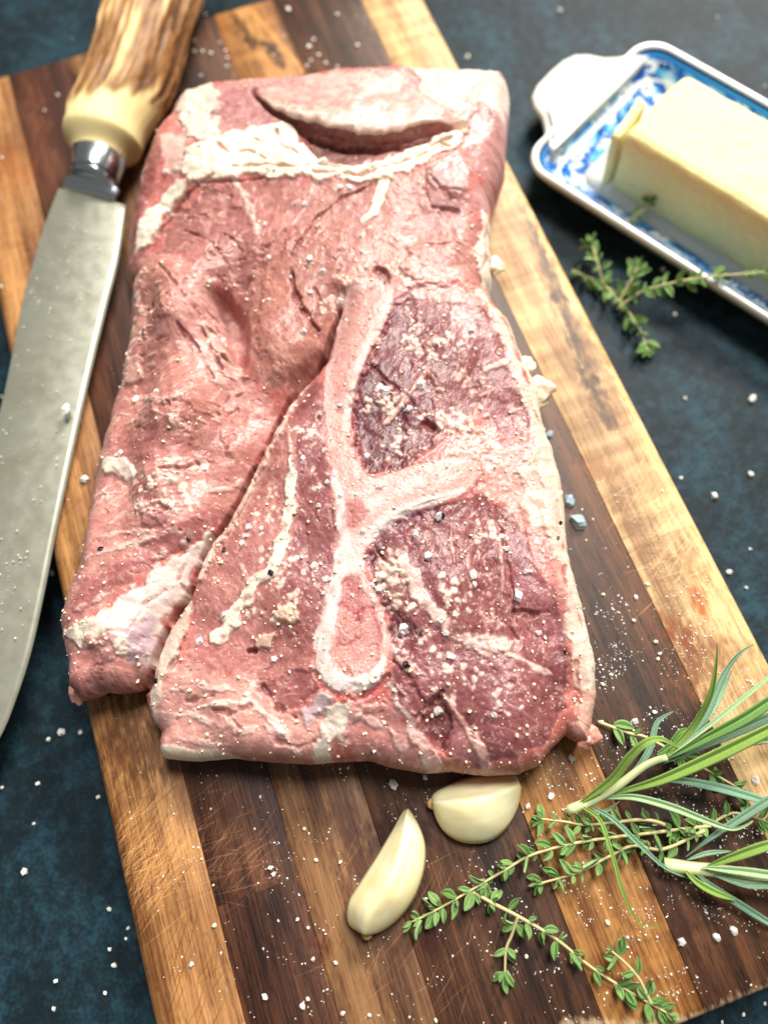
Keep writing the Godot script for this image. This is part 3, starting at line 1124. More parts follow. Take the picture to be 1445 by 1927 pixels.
	# round muscle end at the right
	area([705,-1805,766,-1839,840,-1829,856,-1768,815,-1689,745,-1682,700,-1738], Color(0.78, 0.58, 0.57), 0.9, 1.5, 1, 0.8, 0, 0.2)
	line([694,-1799,0.4,667,-1743,0.5,671,-1676,0.5,744,-1628,0.4], Color(0.66, 0.37, 0.36), 0.6, 1.0, 0.6, -1.1)
	line([701,-1778,0.3,719,-1713,0.4,792,-1681,0.3], Color(0.66, 0.37, 0.36), 0.5, 1.0, 0.6, -0.7)
	area([665,-1723,797,-1668,797,-1570,717,-1607,671,-1662], Color(0.70, 0.43, 0.41), 0.8, 2, 1.5)
	# right edge fat
	area([825,-1615,879,-1648,847,-1555,817,-1507,801,-1422,744,-1330,731,-1376,748,-1490,798,-1531], FAT, 1, 1.2, 1.2, 0.8, 1)
	line([864,-1616,0.4,805,-1529,0.5,796,-1477,0.4,759,-1429,0.4], Color(0.80, 0.52, 0.44), 0.7, 0.6, 0.5, -0.8)
	# creases across the face: redder flesh, with shade painted into the colour
	line([511,-1818,0.3,403,-1807,0.4,307,-1774,0.5,242,-1719,0.5,180,-1657,0.4], Color(0.66, 0.37, 0.36), 0.6, 0.7, 0.5, -1.1)
	line([158,-1615,0.5,147,-1558,0.9,142,-1484,1,153,-1417,0.7,171,-1379,0.4], CLEFT_SHADE, 0.85, 0.8, 0.5, -2.2)
	line([-11,-1641,0.6,101,-1715,0.5,191,-1762,0.3], Color(0.66, 0.37, 0.36), 0.5, 1.5, 0.8, -0.9)
	line([206,-1513,0.5,208,-1448,0.9,185,-1405,0.6], Color(0.66, 0.37, 0.36), 0.6, 1.4, 0.6, -1.1)
	line([-51,-1866,0.4,2,-1822,0.4,26,-1748,0.3], Color(0.66, 0.37, 0.36), 0.6, 0.5, 0.5, -1.0)
	line([-136,-1919,0.3,-56,-1811,0.4,-32,-1708,0.3], Color(0.66, 0.37, 0.36), 0.6, 0.5, 0.5, -1.0)
	# pit between the roll and the face, tinted darker as painted shade
	line([-90,-1626,2.5,-80,-1555,4,-82,-1451,3.5,-109,-1362,2.5], Color(0.66, 0.37, 0.36), 0.7, 4, 0.2, -6.3)
	# granular fat below the face
	area([314,-1520,411,-1587,513,-1614,543,-1543,548,-1458,442,-1417,395,-1489], Color(0.80, 0.55, 0.49), 0.8, 2, 2.5)
	line([416,-1506,0.9,434,-1486,1.6,440,-1463,0.8], Color(0.66, 0.37, 0.36), 0.8, 1.6, 1.2, -2.3)
	crumbs([229,-1430,3,324,-1495,4,453,-1551,5], 26, Color(0.92, 0.76, 0.67), 0.4, 1.0, 0.9, 71)
	crumbs([473,-1502,4,525,-1444,4,478,-1415,2], 22, Color(0.93, 0.77, 0.68), 0.4, 1.1, 1.0, 72)
	crumbs([431,-1645,3,506,-1595,3], 12, PINK, 0.4, 0.9, 0.6, 73)
	area([543,-1543,703,-1524,753,-1453,741,-1331,646,-1373,534,-1420,486,-1487], Color(0.76, 0.48, 0.44), 0.85, 2, 1.5, 0.8, 0, 0.9)
	line([493,-1558,0.3,604,-1559,0.5,734,-1505,0.4,768,-1468,0.3], PINK, 0.7, 0.7, 0.5, 0.4)

func paint_roll() -> void:  # dark red crease strokes here include painted shade
	area([-370,-1968,-239,-1887,-131,-1732,-76,-1633,-80,-1478,-103,-1338,-29,-1162,-164,-1017,-241,-928,-332,-862,-451,-822,-585,-793,-681,-738,-767,-722,-669,-616,-597,-567,-652,-492,-872,-524,-843,-783,-698,-1018,-567,-1357,-433,-1687], ROSY, 0.95, 2, 1.5, 0, 2, 0.5)
	area([-375,-2037,-364,-1948,-316,-2002,-209,-2134,-118,-2253,-131,-2445,-141,-2532,-246,-2356], Color(0.63, 0.33, 0.31), 0.9, 2, 1, 0, 0, 1.4)
	area([-344,-1888,-242,-1867,-174,-1701,-247,-1559,-392,-1582,-408,-1681], Color(0.74, 0.47, 0.40), 0.8, 2, 2, 0.8, 2, 1.2)
	area([-202,-1737,-94,-1642,-96,-1488,-158,-1356,-223,-1497,-244,-1597], Color(0.82, 0.56, 0.53), 0.7, 3, 2.5, 0, 2, 0.9)
	area([-433,-1597,-271,-1508,-199,-1320,-189,-1196,-311,-1086,-506,-1178,-547,-1329,-503,-1460], Color(0.73, 0.45, 0.40), 0.8, 3, 3, 0, 2, -0.2)
	area([-565,-1247,-386,-1211,-261,-1090,-315,-1018,-484,-1106], Color(0.72, 0.40, 0.38), 0.7, 2.5, 2, 0, 2, 0.1)
	area([-270,-1208,-169,-1211,-221,-1058,-301,-1067,-320,-1154], Color(0.65, 0.39, 0.35), 0.6, 4, 3, -1.0)
	area([-740,-826,-553,-857,-307,-924,-238,-936,-332,-862,-451,-822,-585,-793,-744,-746,-814,-740], Color(0.70, 0.37, 0.37), 0.8, 2, 1.5, 0.3, 2, 0.6)
	area([-159,-1248,-29,-1162,-144,-1028,-228,-941,-311,-907,-291,-1047], Color(0.74, 0.44, 0.40), 0.7, 3, 2)
	for f in [[-153,-1606,0.6,-152,-1550,1.2,-165,-1403,0.8], [-192,-1607,0.5,-185,-1502,1,-128,-1419,0.6], [-155,-1453,0.6,-127,-1347,1.2,-97,-1357,0.5], [-491,-1308,0.6,-393,-1253,1,-323,-1183,0.5], [-453,-1411,0.5,-364,-1265,0.7,-266,-1260,0.5], [-197,-1360,0.6,-174,-1303,0.9,-219,-1252,0.6]]:
		line(f, Color(0.90, 0.69, 0.64), 0.65, 1.4, 1.4, 0.6)
	for f in [[-243,-1532,0.4,-218,-1455,0.6,-194,-1339,0.4], [-251,-1811,0.4,-192,-1607,0.5,-171,-1572,0.4], [-312,-1688,0.4,-313,-1581,0.4], [-141,-1587,0.4,-126,-1474,0.6], [-178,-1504,0.4,-158,-1356,0.5]]:
		line(f, Color(0.66, 0.37, 0.36), 0.6, 0.7, 0.8, -1.3)
	# torn flaps and round ends on the edge
	crumbs([-347,-1890,3,-392,-1676,4,-454,-1494,4], 16, Color(0.89, 0.74, 0.64), 0.5, 1.4, 1.0, 74)
	area([-466,-1518,-397,-1520,-409,-1437,-476,-1450], Color(0.86, 0.64, 0.57), 0.9, 1.2, 0.8, 1, 2)
	# white web of the lower half
	area([-596,-1193,-536,-1179,-483,-1096,-517,-1087,-569,-1141,-599,-1151], FAT, 1, 1, 1, 0.8, 1)
	line([-541,-1164,1.6,-517,-1087,1.4,-511,-1005,1.6,-476,-932,1.2,-454,-899,0.6], Color(0.93, 0.79, 0.74), 0.85, 1.2, 1.2, 0.4)
	for f in [[-508,-983,0.9,-572,-999,0.6,-616,-978,0.3], [-512,-996,1,-449,-973,0.7,-385,-944,0.4], [-661,-949,0.4,-567,-930,0.7,-474,-892,0.4], [-514,-1094,0.5,-609,-1083,0.6,-643,-1065,0.3], [-706,-896,0.3,-576,-890,0.7,-428,-883,0.3], [-516,-762,0.3,-639,-771,0.6,-775,-758,0.3]]:
		line(f, Color(0.91, 0.74, 0.69), 0.7, 0.8, 0.9, 0.3)
	area([-522,-1072,-459,-1047,-426,-1012,-446,-981,-497,-991,-530,-1038], Color(0.68, 0.37, 0.36), 0.85, 1.2, 0.8, 0.3)
	area([-507,-964,-453,-957,-433,-924,-455,-897,-495,-905,-519,-934], Color(0.73, 0.46, 0.46), 0.9, 1.2, 0.8, 0.7)
	line([-521,-953,0.3,-502,-970,0.4,-451,-965,0.4,-427,-931,0.3], Color(0.66, 0.37, 0.36), 0.7, 0.5, 0.4, -0.9)
	crumbs([-466,-1057,3,-397,-1027,5,-374,-959,4], 34, Color(0.93, 0.79, 0.69), 0.4, 1.1, 1.1, 75)
	crumbs([-389,-1088,2,-332,-1040,3], 12, Color(0.92, 0.78, 0.68), 0.4, 0.9, 0.9, 76)
	crumbs([-313,-1053,2,-348,-1056,2], 10, PINK, 0.5, 1.2, 0.9, 77)
	line([-417,-1068,0.4,-362,-1053,0.6,-317,-1067,0.4], Color(0.66, 0.37, 0.36), 0.7, 0.6, 0.4, -1.4)
	line([-304,-969,0.6,-246,-966,0.8,-207,-987,0.5], Color(0.93, 0.72, 0.68), 0.8, 0.8, 0.4, 0.5)
	# white fat where the roll turns under
	area([-351,-851,-337,-830,-408,-770,-452,-710,-548,-649,-591,-561,-619,-618,-670,-606,-726,-609,-776,-716,-667,-730,-592,-758,-502,-805,-428,-830], Color(0.93, 0.83, 0.79), 1, 2, 2, 0.6, 1)
	area([-765,-729,-699,-728,-674,-662,-725,-634,-790,-661,-822,-712], FAT, 0.95, 1.2, 1.5, 1.2, 1)
	area([-688,-651,-641,-629,-639,-590,-685,-595], Color(0.96, 0.91, 0.84), 1, 1, 1, 0.8, 1)
	area([-639,-659,-568,-667,-588,-572,-630,-531,-666,-576], Color(0.79, 0.66, 0.72), 0.85, 2, 1.5)
	area([-837,-662,-716,-616,-673,-547,-701,-494,-820,-521,-860,-567], Color(0.84, 0.52, 0.49), 0.9, 2, 1.5, 0.4)
	area([-749,-667,-676,-655,-695,-586,-758,-594], Color(0.80, 0.49, 0.48), 0.7, 2, 2, 0.6)
	line([-510,-727,0.3,-580,-703,0.5,-625,-654,0.4], Color(0.87, 0.66, 0.62), 0.7, 0.7, 0.6, -0.6)
	line([-438,-784,0.4,-472,-746,0.5,-460,-710,0.3], Color(0.80, 0.48, 0.45), 0.7, 0.6, 0.6, -0.8)
	line([-375,-843,0.5,-451,-822,0.7,-520,-811,0.4], Color(0.75, 0.26, 0.26), 0.7, 0.7, 0.4, -0.5)

func paint_steak() -> void:  # crease strokes are redder flesh plus painted shade
	# left plane
	area([126,-1223,94,-1061,60,-902,36,-770,19,-693,-42,-582,-120,-465,-169,-375,-272,-400,-368,-508,-460,-560,-445,-705,-334,-829,-208,-925,-57,-1088,56,-1227], Color(0.73, 0.44, 0.41), 1, 1.5, 1, 0, 0, 1.35)
	area([123,-1215,94,-1061,60,-902,36,-770,19,-693,-42,-582,-120,-465,-160,-402,-215,-471,-183,-617,-107,-761,-40,-943,31,-1150], Color(0.58, 0.29, 0.31), 0.9, 3, 2, 0, 0, 1.25)
	area([-231,-621,-106,-605,-144,-443,-248,-469,-288,-548], Color(0.60, 0.33, 0.30), 0.6, 4, 3)
	area([-443,-594,-307,-492,-176,-393,-184,-320,-314,-370,-420,-440,-535,-482,-499,-566], Color(0.75, 0.45, 0.43), 0.8, 2.5, 2)
	# pale skin along the left rim
	line([111,-1231,0.8,52,-1216,1.6,18,-1188,1.4,-31,-1118,1.2,-109,-1041,1.2,-206,-933,1.3,-286,-855,1.6,-358,-805,1.6,-413,-743,2], Color(0.92, 0.79, 0.72), 0.9, 1.4, 0.6, 1.7)
	line([-113,-1013,1.4,-196,-921,1.6,-281,-844,2], Color(0.80, 0.60, 0.52), 0.7, 1.5, 0.6)
	# the fat seam
	line([-43,-980,0.7,-64,-901,1.2,-94,-826,1.6,-133,-753,1.6,-172,-698,2.2,-198,-666,1.8,-248,-659,1.8,-295,-624,2,-351,-581,2.2,-402,-549,2], FAT, 1, 0.9, 1.1, 0.8, 1)
	line([-21,-1090,0.6,-38,-997,0.7], PINK, 0.8, 0.7, 0.5, 0.4)
	line([-285,-762,0.5,-278,-693,0.6,-272,-657,0.4], Color(0.86, 0.66, 0.60), 0.6, 0.8, 0.6, 0.2)
	area([-221,-575,-180,-551,-146,-554,-167,-507,-196,-526,-224,-540], Color(0.93, 0.76, 0.64), 1, 1.2, 1.5, 1.2, 1)
	area([-305,-499,-249,-492,-273,-471,-314,-479], Color(0.91, 0.75, 0.66), 0.9, 1, 1.2, 0.8)
	crumbs([-108,-921,5,-211,-802,6,-130,-630,5], 40, Color(0.93, 0.76, 0.69), 0.25, 0.7, 0.5, 78)
	crumbs([9,-1076,3,59,-1017,3,-13,-843,4], 30, Color(0.93, 0.78, 0.72), 0.25, 0.7, 0.4, 79)
	crumbs([-251,-614,6,-144,-586,6], 24, Color(0.90, 0.74, 0.66), 0.3, 0.8, 0.6, 80)
	line([-332,-477,0.6,-316,-474,0.8], Color(0.66, 0.37, 0.36), 0.9, 0.8, 0.6, -2.3)
	# lower front band
	area([-620,-481,-513,-506,-403,-442,-289,-346,-248,-277,-167,-240,-182,-106,-375,-167,-591,-251,-676,-297], Color(0.86, 0.60, 0.55), 0.95, 3, 2, 0, 0, 0.4)
	area([-328,-376,-176,-370,-175,-301,-253,-264,-302,-304], Color(0.64, 0.34, 0.35), 0.85, 2, 1.5, -0.6)
	line([-321,-373,0.5,-302,-304,0.8,-262,-260,0.5], Color(0.66, 0.37, 0.36), 0.7, 0.8, 0.5, -1.6)
	line([-506,-380,0.6,-441,-367,1,-385,-342,0.6], FAT, 0.9, 0.8, 0.6, 0.6)
	line([-477,-361,0.5,-420,-329,0.7,-373,-330,0.4], Color(0.66, 0.37, 0.36), 0.6, 0.8, 0.5, -1.4)
	line([-350,-384,0.6,-405,-327,0.9,-483,-296,0.6], PALE, 0.6, 1.2, 0.8, 0.4)
	line([-682,-321,1.6,-629,-293,2.2,-530,-247,1.6,-460,-214,0.8], FAT, 1, 1, 0.8, 0.3)
	area([-251,-271,-175,-301,-138,-272,-184,-239,-240,-234], Color(0.83, 0.72, 0.76), 0.9, 1.5, 1, 0.8)
	area([-172,-249,-99,-251,-66,-218,-121,-195,-181,-157,-224,-126,-248,-137,-206,-196], Color(0.94, 0.86, 0.79), 1, 1.2, 1.5, 0.6, 1)
	area([-119,-279,19,-261,26,-214,-52,-213,-111,-241], Color(0.80, 0.40, 0.38), 0.8, 2, 1.5, -0.8)
	area([-106,-232,12,-219,37,-79,47,-3,-53,-42,-140,-99,-144,-174], Color(0.82, 0.53, 0.51), 0.85, 2, 2)
	line([17,-255,1,32,-182,1.8,44,-98,2.2,59,-14,2.4], Color(0.92, 0.74, 0.70), 0.9, 1.2, 1, 0.6, 1)
	for f in [[-577,-451,0.3,-486,-433,0.6,-403,-387,0.3], [-629,-394,0.4,-544,-372,0.8,-463,-303,0.5], [-437,-279,0.4,-345,-267,0.7,-272,-204,0.4], [-359,-325,0.3,-305,-245,0.6,-285,-164,0.4], [-604,-325,0.4,-506,-274,0.7,-404,-229,0.4], [-89,-198,0.4,-30,-148,0.8,-8,-81,0.5], [-167,-152,0.4,-99,-128,0.6,-72,-75,0.4]]:
		line(f, Color(0.95, 0.82, 0.78), 0.6, 1.2, 1.2, 0.4)
	for f in [[-545,-410,0.3,-465,-395,0.4], [-329,-217,0.3,-279,-184,0.5,-233,-183,0.3], [-436,-331,0.3,-418,-286,0.4,-446,-252,0.3]]:
		line(f, Color(0.70, 0.36, 0.35), 0.5, 1.2, 0.8, -0.8)
	# fat of the left flank, below the roll
	area([-430,-740,-459,-678,-502,-583,-525,-539,-600,-474,-648,-397,-660,-464,-641,-519,-586,-591,-520,-652,-460,-710], Color(0.88, 0.78, 0.70), 1, 1.5, 1.5, 0.3, 1)
	area([-543,-675,-469,-682,-506,-585,-555,-585], Color(0.86, 0.68, 0.60), 0.7, 2, 1.5)
	line([-502,-583,0.4,-538,-531,0.6,-595,-488,0.4], Color(0.66, 0.37, 0.36), 0.7, 0.8, 0.5, -1.4)
	# upper right muscle
	area([435,-1388,511,-1405,624,-1366,695,-1258,720,-1124,711,-975,697,-833,601,-812,553,-955,442,-895,337,-842,239,-826,166,-832,154,-918,161,-1014,209,-1123,282,-1213,364,-1299], Color(0.58, 0.30, 0.31), 1, 1.2, 0.8, -0.3, 0, -1.05)
	area([411,-1355,480,-1373,487,-1244,418,-1108,437,-971,340,-852,231,-829,166,-832,154,-918,161,-1014,212,-1122,282,-1213,361,-1301], Color(0.48, 0.20, 0.25), 0.95, 3, 2.5, -0.5, 0, -1.0)
	area([202,-1108,291,-1189,316,-1064,332,-968,255,-847,168,-839,156,-920], Color(0.39, 0.14, 0.19), 0.8, 3, 2, -0.6)
	area([458,-1213,552,-1136,547,-1030,434,-1009,390,-1079], Color(0.53, 0.26, 0.26), 0.7, 4, 2.5)
	area([624,-1366,695,-1258,720,-1124,709,-1014,599,-1072,580,-1208], Color(0.60, 0.30, 0.31), 0.75, 4, 3)
	area([481,-1425,628,-1376,690,-1276,604,-1313,497,-1368], Color(0.83, 0.60, 0.57), 0.8, 1.5, 1, 0.4)
	area([574,-985,670,-1028,719,-973,690,-836,594,-796,530,-853], Color(0.65, 0.36, 0.37), 0.9, 2, 1.5, 0.2)
	line([283,-1192,0.4,315,-1111,0.6,352,-1044,0.6,369,-974,0.8,390,-930,0.8], Color(0.66, 0.37, 0.36), 0.75, 0.6, 0.5, -1.0)
	line([375,-944,1,390,-915,1.4], Color(0.66, 0.37, 0.36), 0.8, 0.8, 0.4, -1.6)
	line([226,-966,0.4,296,-1008,0.8,373,-1056,0.7,434,-1103,0.4], Color(0.88, 0.66, 0.60), 0.8, 0.6, 0.5, 0.5)
	line([299,-830,0.4,363,-844,0.6,395,-861,0.4], Color(0.88, 0.68, 0.66), 0.7, 0.6, 0.4, 0.3)
	line([601,-1053,0.5,685,-1062,0.9,734,-1073,0.5], PALE, 0.75, 0.9, 0.7, 0.3)
	line([638,-902,0.3,683,-905,0.5,702,-907,0.3], PALE, 0.7, 0.6, 0.4, 0.3)
	crumbs([420,-1207,4,480,-1225,5,462,-1131,4], 36, Color(0.93, 0.78, 0.69), 0.3, 0.9, 0.8, 81)
	crumbs([208,-1050,3,282,-1066,4,315,-1037,3], 42, Color(0.92, 0.77, 0.68), 0.3, 0.8, 0.8, 82)
	crumbs([258,-902,5,323,-896,5], 26, Color(0.88, 0.70, 0.64), 0.25, 0.6, 0.5, 83)
	crumbs([409,-943,3,486,-919,4,507,-840,4], 50, Color(0.93, 0.72, 0.66), 0.4, 1.1, 1.0, 84)
	crumbs([571,-1277,5,624,-1136,6], 20, Color(0.90, 0.72, 0.68), 0.25, 0.6, 0.4, 85)
	# pale granular junction
	area([432,-869,527,-890,579,-801,676,-784,669,-625,629,-516,551,-527,503,-614,451,-679,460,-744,484,-782,379,-819], Color(0.85, 0.59, 0.54), 0.95, 3, 2.5, 0.2)
	area([583,-727,685,-725,663,-592,616,-486,558,-507,554,-615], Color(0.93, 0.79, 0.70), 0.9, 3, 2.5, 0.4, 1)
	crumbs([460,-852,5,528,-762,7,537,-656,7], 70, Color(0.92, 0.68, 0.62), 0.3, 0.9, 0.7, 86)
	line([412,-688,0.6,467,-717,1,481,-774,0.7], Color(0.66, 0.30, 0.31), 0.6, 1.4, 0.8, -0.7)
	# lower right muscle
	area([128,-669,219,-702,358,-678,451,-679,509,-609,529,-517,522,-417,545,-313,518,-167,453,-39,350,38,170,33,83,-56,30,-176,22,-268,67,-382,64,-518,71,-607], Color(0.55, 0.27, 0.29), 1, 1.2, 0.8, -0.2, 0, 1.5)
	area([128,-669,234,-699,358,-678,268,-658,163,-639,101,-579,105,-478,103,-384,67,-382,64,-518,71,-607], Color(0.45, 0.18, 0.27), 0.95, 2.5, 1.5, -0.6)
	area([102,-628,137,-565,107,-461,140,-356,87,-298,65,-367,66,-493], Color(0.38, 0.12, 0.18), 0.85, 2.5, 1.5, -1.0)
	area([205,-665,344,-641,475,-588,430,-400,351,-284,265,-312,217,-436,204,-573], Color(0.57, 0.27, 0.28), 0.8, 3, 2, 0.2, 0, 1.45)
	area([461,-455,513,-403,533,-287,495,-159,382,-243,406,-360], Color(0.63, 0.33, 0.36), 0.85, 2, 1.5, -0.2)
	area([60,-353,211,-254,350,-206,456,-98,397,2,166,24,129,-119,44,-222], Color(0.57, 0.29, 0.31), 0.85, 3, 2, 0, 0, 0.7)
	area([536,-533,616,-486,600,-373,590,-267,543,-269,521,-384], Color(0.74, 0.46, 0.45), 0.7, 3, 2)
	line([159,-590,1.4,175,-517,1.8,184,-432,1.9,211,-338,2,254,-282,1.8,319,-248,1.6,389,-238,0.8], Color(0.91, 0.73, 0.68), 0.95, 1.2, 1.3, 0.6, 1)
	line([318,-245,1,379,-197,0.8,451,-129,0.4], Color(0.92, 0.78, 0.73), 0.85, 0.8, 0.7, 0.3)
	line([231,-285,1.2,288,-289,1.6,356,-259,1.2], Color(0.91, 0.75, 0.70), 0.7, 1.4, 1.2, 0.3)
	area([97,-580,145,-612,148,-552,107,-461,106,-414,81,-455], Color(0.80, 0.64, 0.56), 0.8, 1.8, 2, 0.5)
	crumbs([101,-579,3,114,-524,4,104,-431,4], 60, Color(0.88, 0.73, 0.64), 0.3, 0.9, 0.8, 87)
	crumbs([270,-449,5,282,-398,4], 20, Color(0.92, 0.77, 0.68), 0.3, 0.8, 0.7, 88)
	crumbs([103,-384,5,185,-187,8,326,-152,7], 60, Color(0.90, 0.72, 0.68), 0.25, 0.7, 0.5, 89)
	crumbs([426,-551,4,428,-516,4], 14, PALE, 0.4, 0.9, 0.7, 90)
	for f in [[347,-649,0.4,318,-583,0.5,299,-505,0.3], [408,-590,0.3,355,-521,0.4,324,-464,0.3], [465,-626,0.5,456,-542,0.6,420,-436,0.5,386,-351,0.3]]:
		line(f, Color(0.88, 0.66, 0.64), 0.6, 0.7, 0.6, 0.3)
	line([457,-628,0.4,468,-538,0.6,435,-431,0.6,416,-357,0.7,405,-298,0.6], Color(0.66, 0.37, 0.36), 0.7, 1.0, 0.5, -0.9)
	line([413,-326,0.6,456,-302,1.1,505,-293,0.5], Color(0.66, 0.37, 0.36), 0.9, 0.9, 0.5, -1.7)
	line([385,-289,0.5,390,-240,0.8,356,-220,0.4], Color(0.66, 0.37, 0.36), 0.7, 1.0, 0.5, -1.1)
	area([63,-142,129,-179,145,-121,91,-24,67,-55], Color(0.53, 0.25, 0.27), 0.9, 1.2, 0.8, -2.6, 0, 1.3)
	area([131,-104,187,-70,178,14,99,1], Color(0.72, 0.44, 0.45), 0.8, 2, 1.5, 0.2)
	line([53,-143,0.5,104,-168,0.7,142,-187,0.4], Color(0.66, 0.37, 0.36), 0.85, 0.6, 0.4, -1.6)
	line([141,-172,0.6,161,-115,0.8,180,-51,0.9,190,33,1.3], Color(0.90, 0.70, 0.66), 0.9, 0.8, 0.6, 0.5)
	line([46,-335,0.7,68,-289,1,113,-242,0.6], Color(0.86, 0.62, 0.58), 0.7, 0.9, 0.7, 0.3)
	line([46,-305,0.4,72,-234,0.6,84,-163,0.4], Color(0.66, 0.37, 0.36), 0.7, 0.7, 0.5, -1.4)
	# right rim fat
	line([717,-1341,1.5,726,-1229,2,724,-1106,2.2,713,-993,1.7,703,-888,1.9,687,-761,2.6,665,-644,3.2,628,-534,3.2,595,-408,2.4,579,-287,2.2,554,-154,2.6,523,-30,2.2,475,29,1.6], Color(0.92, 0.77, 0.69), 0.95, 1.8, 1.4, 0.4, 1)
	line([782,-1267,1.6,769,-1078,2.2,749,-900,2.6,730,-731,2.6,692,-576,2.6,639,-417,2.8,621,-269,3,595,-131,3.2,548,-22,2.6], FAT, 0.95, 1.4, 1.0, 0.2, 1)
	line([580,-517,1,578,-381,1.2,573,-350,0.8], Color(0.80, 0.40, 0.37), 0.6, 1.4, 1, -0.3)
	line([609,-403,0.4,588,-377,0.5,585,-330,0.4], Color(0.70, 0.22, 0.2), 0.7, 0.7, 0.4, -0.8)
	line([525,-134,0.4,504,-52,0.5,460,9,0.4], Color(0.84, 0.56, 0.50), 0.7, 0.8, 0.6, -0.8)
	area([510,-69,566,-65,528,46,491,71,450,41], Color(0.88, 0.62, 0.54), 0.85, 2, 1.2)
	# bone: surround, body, rims, marrow
	var bone := [313,-1489,341,-1501,379,-1495,425,-1460,445,-1414,423,-1367,369,-1304,304,-1243,239,-1159,178,-1063,147,-982,138,-905,149,-839,230,-824,311,-818,393,-813,465,-800,489,-769,467,-732,420,-699,350,-700,284,-701,218,-699,157,-691,112,-668,67,-625,52,-564,61,-487,65,-410,50,-338,11,-285,-31,-262,-85,-263,-133,-286,-162,-329,-165,-379,-139,-429,-94,-490,-37,-580,20,-693,44,-792,63,-910,88,-1044,137,-1198,196,-1307,258,-1407]
	area(bone, Color(0.64, 0.27, 0.29), 0.75, 2.8, 0.5, 0.0)
	area(bone, Color(0.87, 0.69, 0.645), 1, 1.1, 0.4, 0.0, 3)
	line([424,-1392,0.8,354,-1310,1.1,293,-1247,1.3,221,-1147,1.2,163,-1060,1.3,140,-1003,1], Color(0.92, 0.82, 0.79), 0.65, 1.4, 0.5, 0.0)
	line([306,-1470,0.5,242,-1382,0.8,184,-1280,0.8,139,-1177,0.8,98,-1040,0.6], Color(0.92, 0.74, 0.70), 0.8, 1, 0.5)
	area([322,-1463,369,-1466,399,-1422,321,-1327,210,-1182,142,-1060,119,-1069,165,-1205,236,-1343], Color(0.81, 0.60, 0.56), 0.85, 2, 1.2, -0.2)
	area([101,-1039,148,-1000,134,-910,147,-823,75,-806,64,-863], Color(0.88, 0.64, 0.59), 0.85, 2, 1.5)
	line([63,-882,1.2,50,-781,1.6,31,-689,1.8,-19,-590,2,-78,-497,2.3,-126,-420,2.6,-147,-366,2.6,-132,-311,2.6,-81,-279,2.4,-26,-283,2,21,-329,1.4,36,-385,1], RIM, 0.95, 1.1, 0.4, 0.05)
	line([89,-659,1.6,153,-693,1.7,236,-704,1.6,332,-697,1.2,401,-704,0.6], RIM, 0.8, 1.3, 0.4, 0.0)
	line([110,-742,1.2,174,-761,1.5,260,-769,1.4,310,-771,0.7], Color(0.90, 0.83, 0.81), 0.5, 2.0, 0.6, 0.0)
	line([54,-663,2,28,-606,2.4,0,-566,1.6], RIM, 0.6, 2.0, 0.6, 0)
	area([60,-786,116,-782,115,-732,70,-690,41,-710], Color(0.76, 0.44, 0.42), 0.8, 2, 1.2)
	area([319,-795,450,-785,471,-759,410,-718,309,-722], Color(0.89, 0.64, 0.59), 0.9, 2, 1.2, 0.1)
	area([1,-583,27,-565,36,-471,37,-392,11,-325,-35,-301,-86,-309,-117,-342,-112,-384,-75,-448,-33,-529], MARROW, 1, 1.6, 0.8, -0.4)
	area([-7,-569,22,-550,20,-461,-17,-443,-45,-501], Color(0.71, 0.33, 0.34), 0.8, 2.5, 1.5, -0.2)
	line([30,-490,0.6,36,-408,0.8,26,-335,0.6], Color(0.80, 0.44, 0.43), 0.7, 1.0, 0.5)
	line([-169,-356,0.5,-162,-314,0.8,-130,-272,1,-86,-252,1,-31,-249,0.9,19,-273,0.6], Color(0.72, 0.25, 0.24), 0.75, 1.0, 0.5, -0.8)
	line([424,-1361,0.5,363,-1285,0.6,291,-1214,0.7,224,-1126,0.8,173,-1028,0.8,152,-907,0.6], Color(0.55, 0.16, 0.24), 0.6, 1.0, 0.4, -0.5)
	# the deep cleft between the face and the lower piece; colour holds painted shade
	line([273,-1452,0.5,159,-1291,1.2,58,-1232,1.6,-39,-1158,1.8,-157,-1018,1.8,-297,-871,1.8,-391,-792,1.5,-462,-702,1.2,-571,-606,1,-645,-505,1], CREASE_SHADE, 0.12, 15, 0.0, -9)
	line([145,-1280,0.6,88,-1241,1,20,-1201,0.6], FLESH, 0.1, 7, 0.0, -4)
	line([267,-1434,0.3,222,-1380,0.5,168,-1297,0.8,115,-1244,1.1,58,-1224,1,13,-1201,0.9,-37,-1152,0.8,-90,-1085,0.7,-158,-1015,0.7,-229,-933,0.7,-298,-868,0.7,-345,-836,0.7,-392,-789,0.6,-431,-737,0.6,-463,-700,0.6,-521,-657,0.6,-572,-603,0.6,-616,-539,0.8,-652,-492,1.2], CLEFT_SHADE, 0.4, 1.4, 0.12, -7)
	line([149,-1295,2,98,-1256,2.5,40,-1235,2], CLEFT_SHADE, 0.5, 3, 0.1, -1.5)

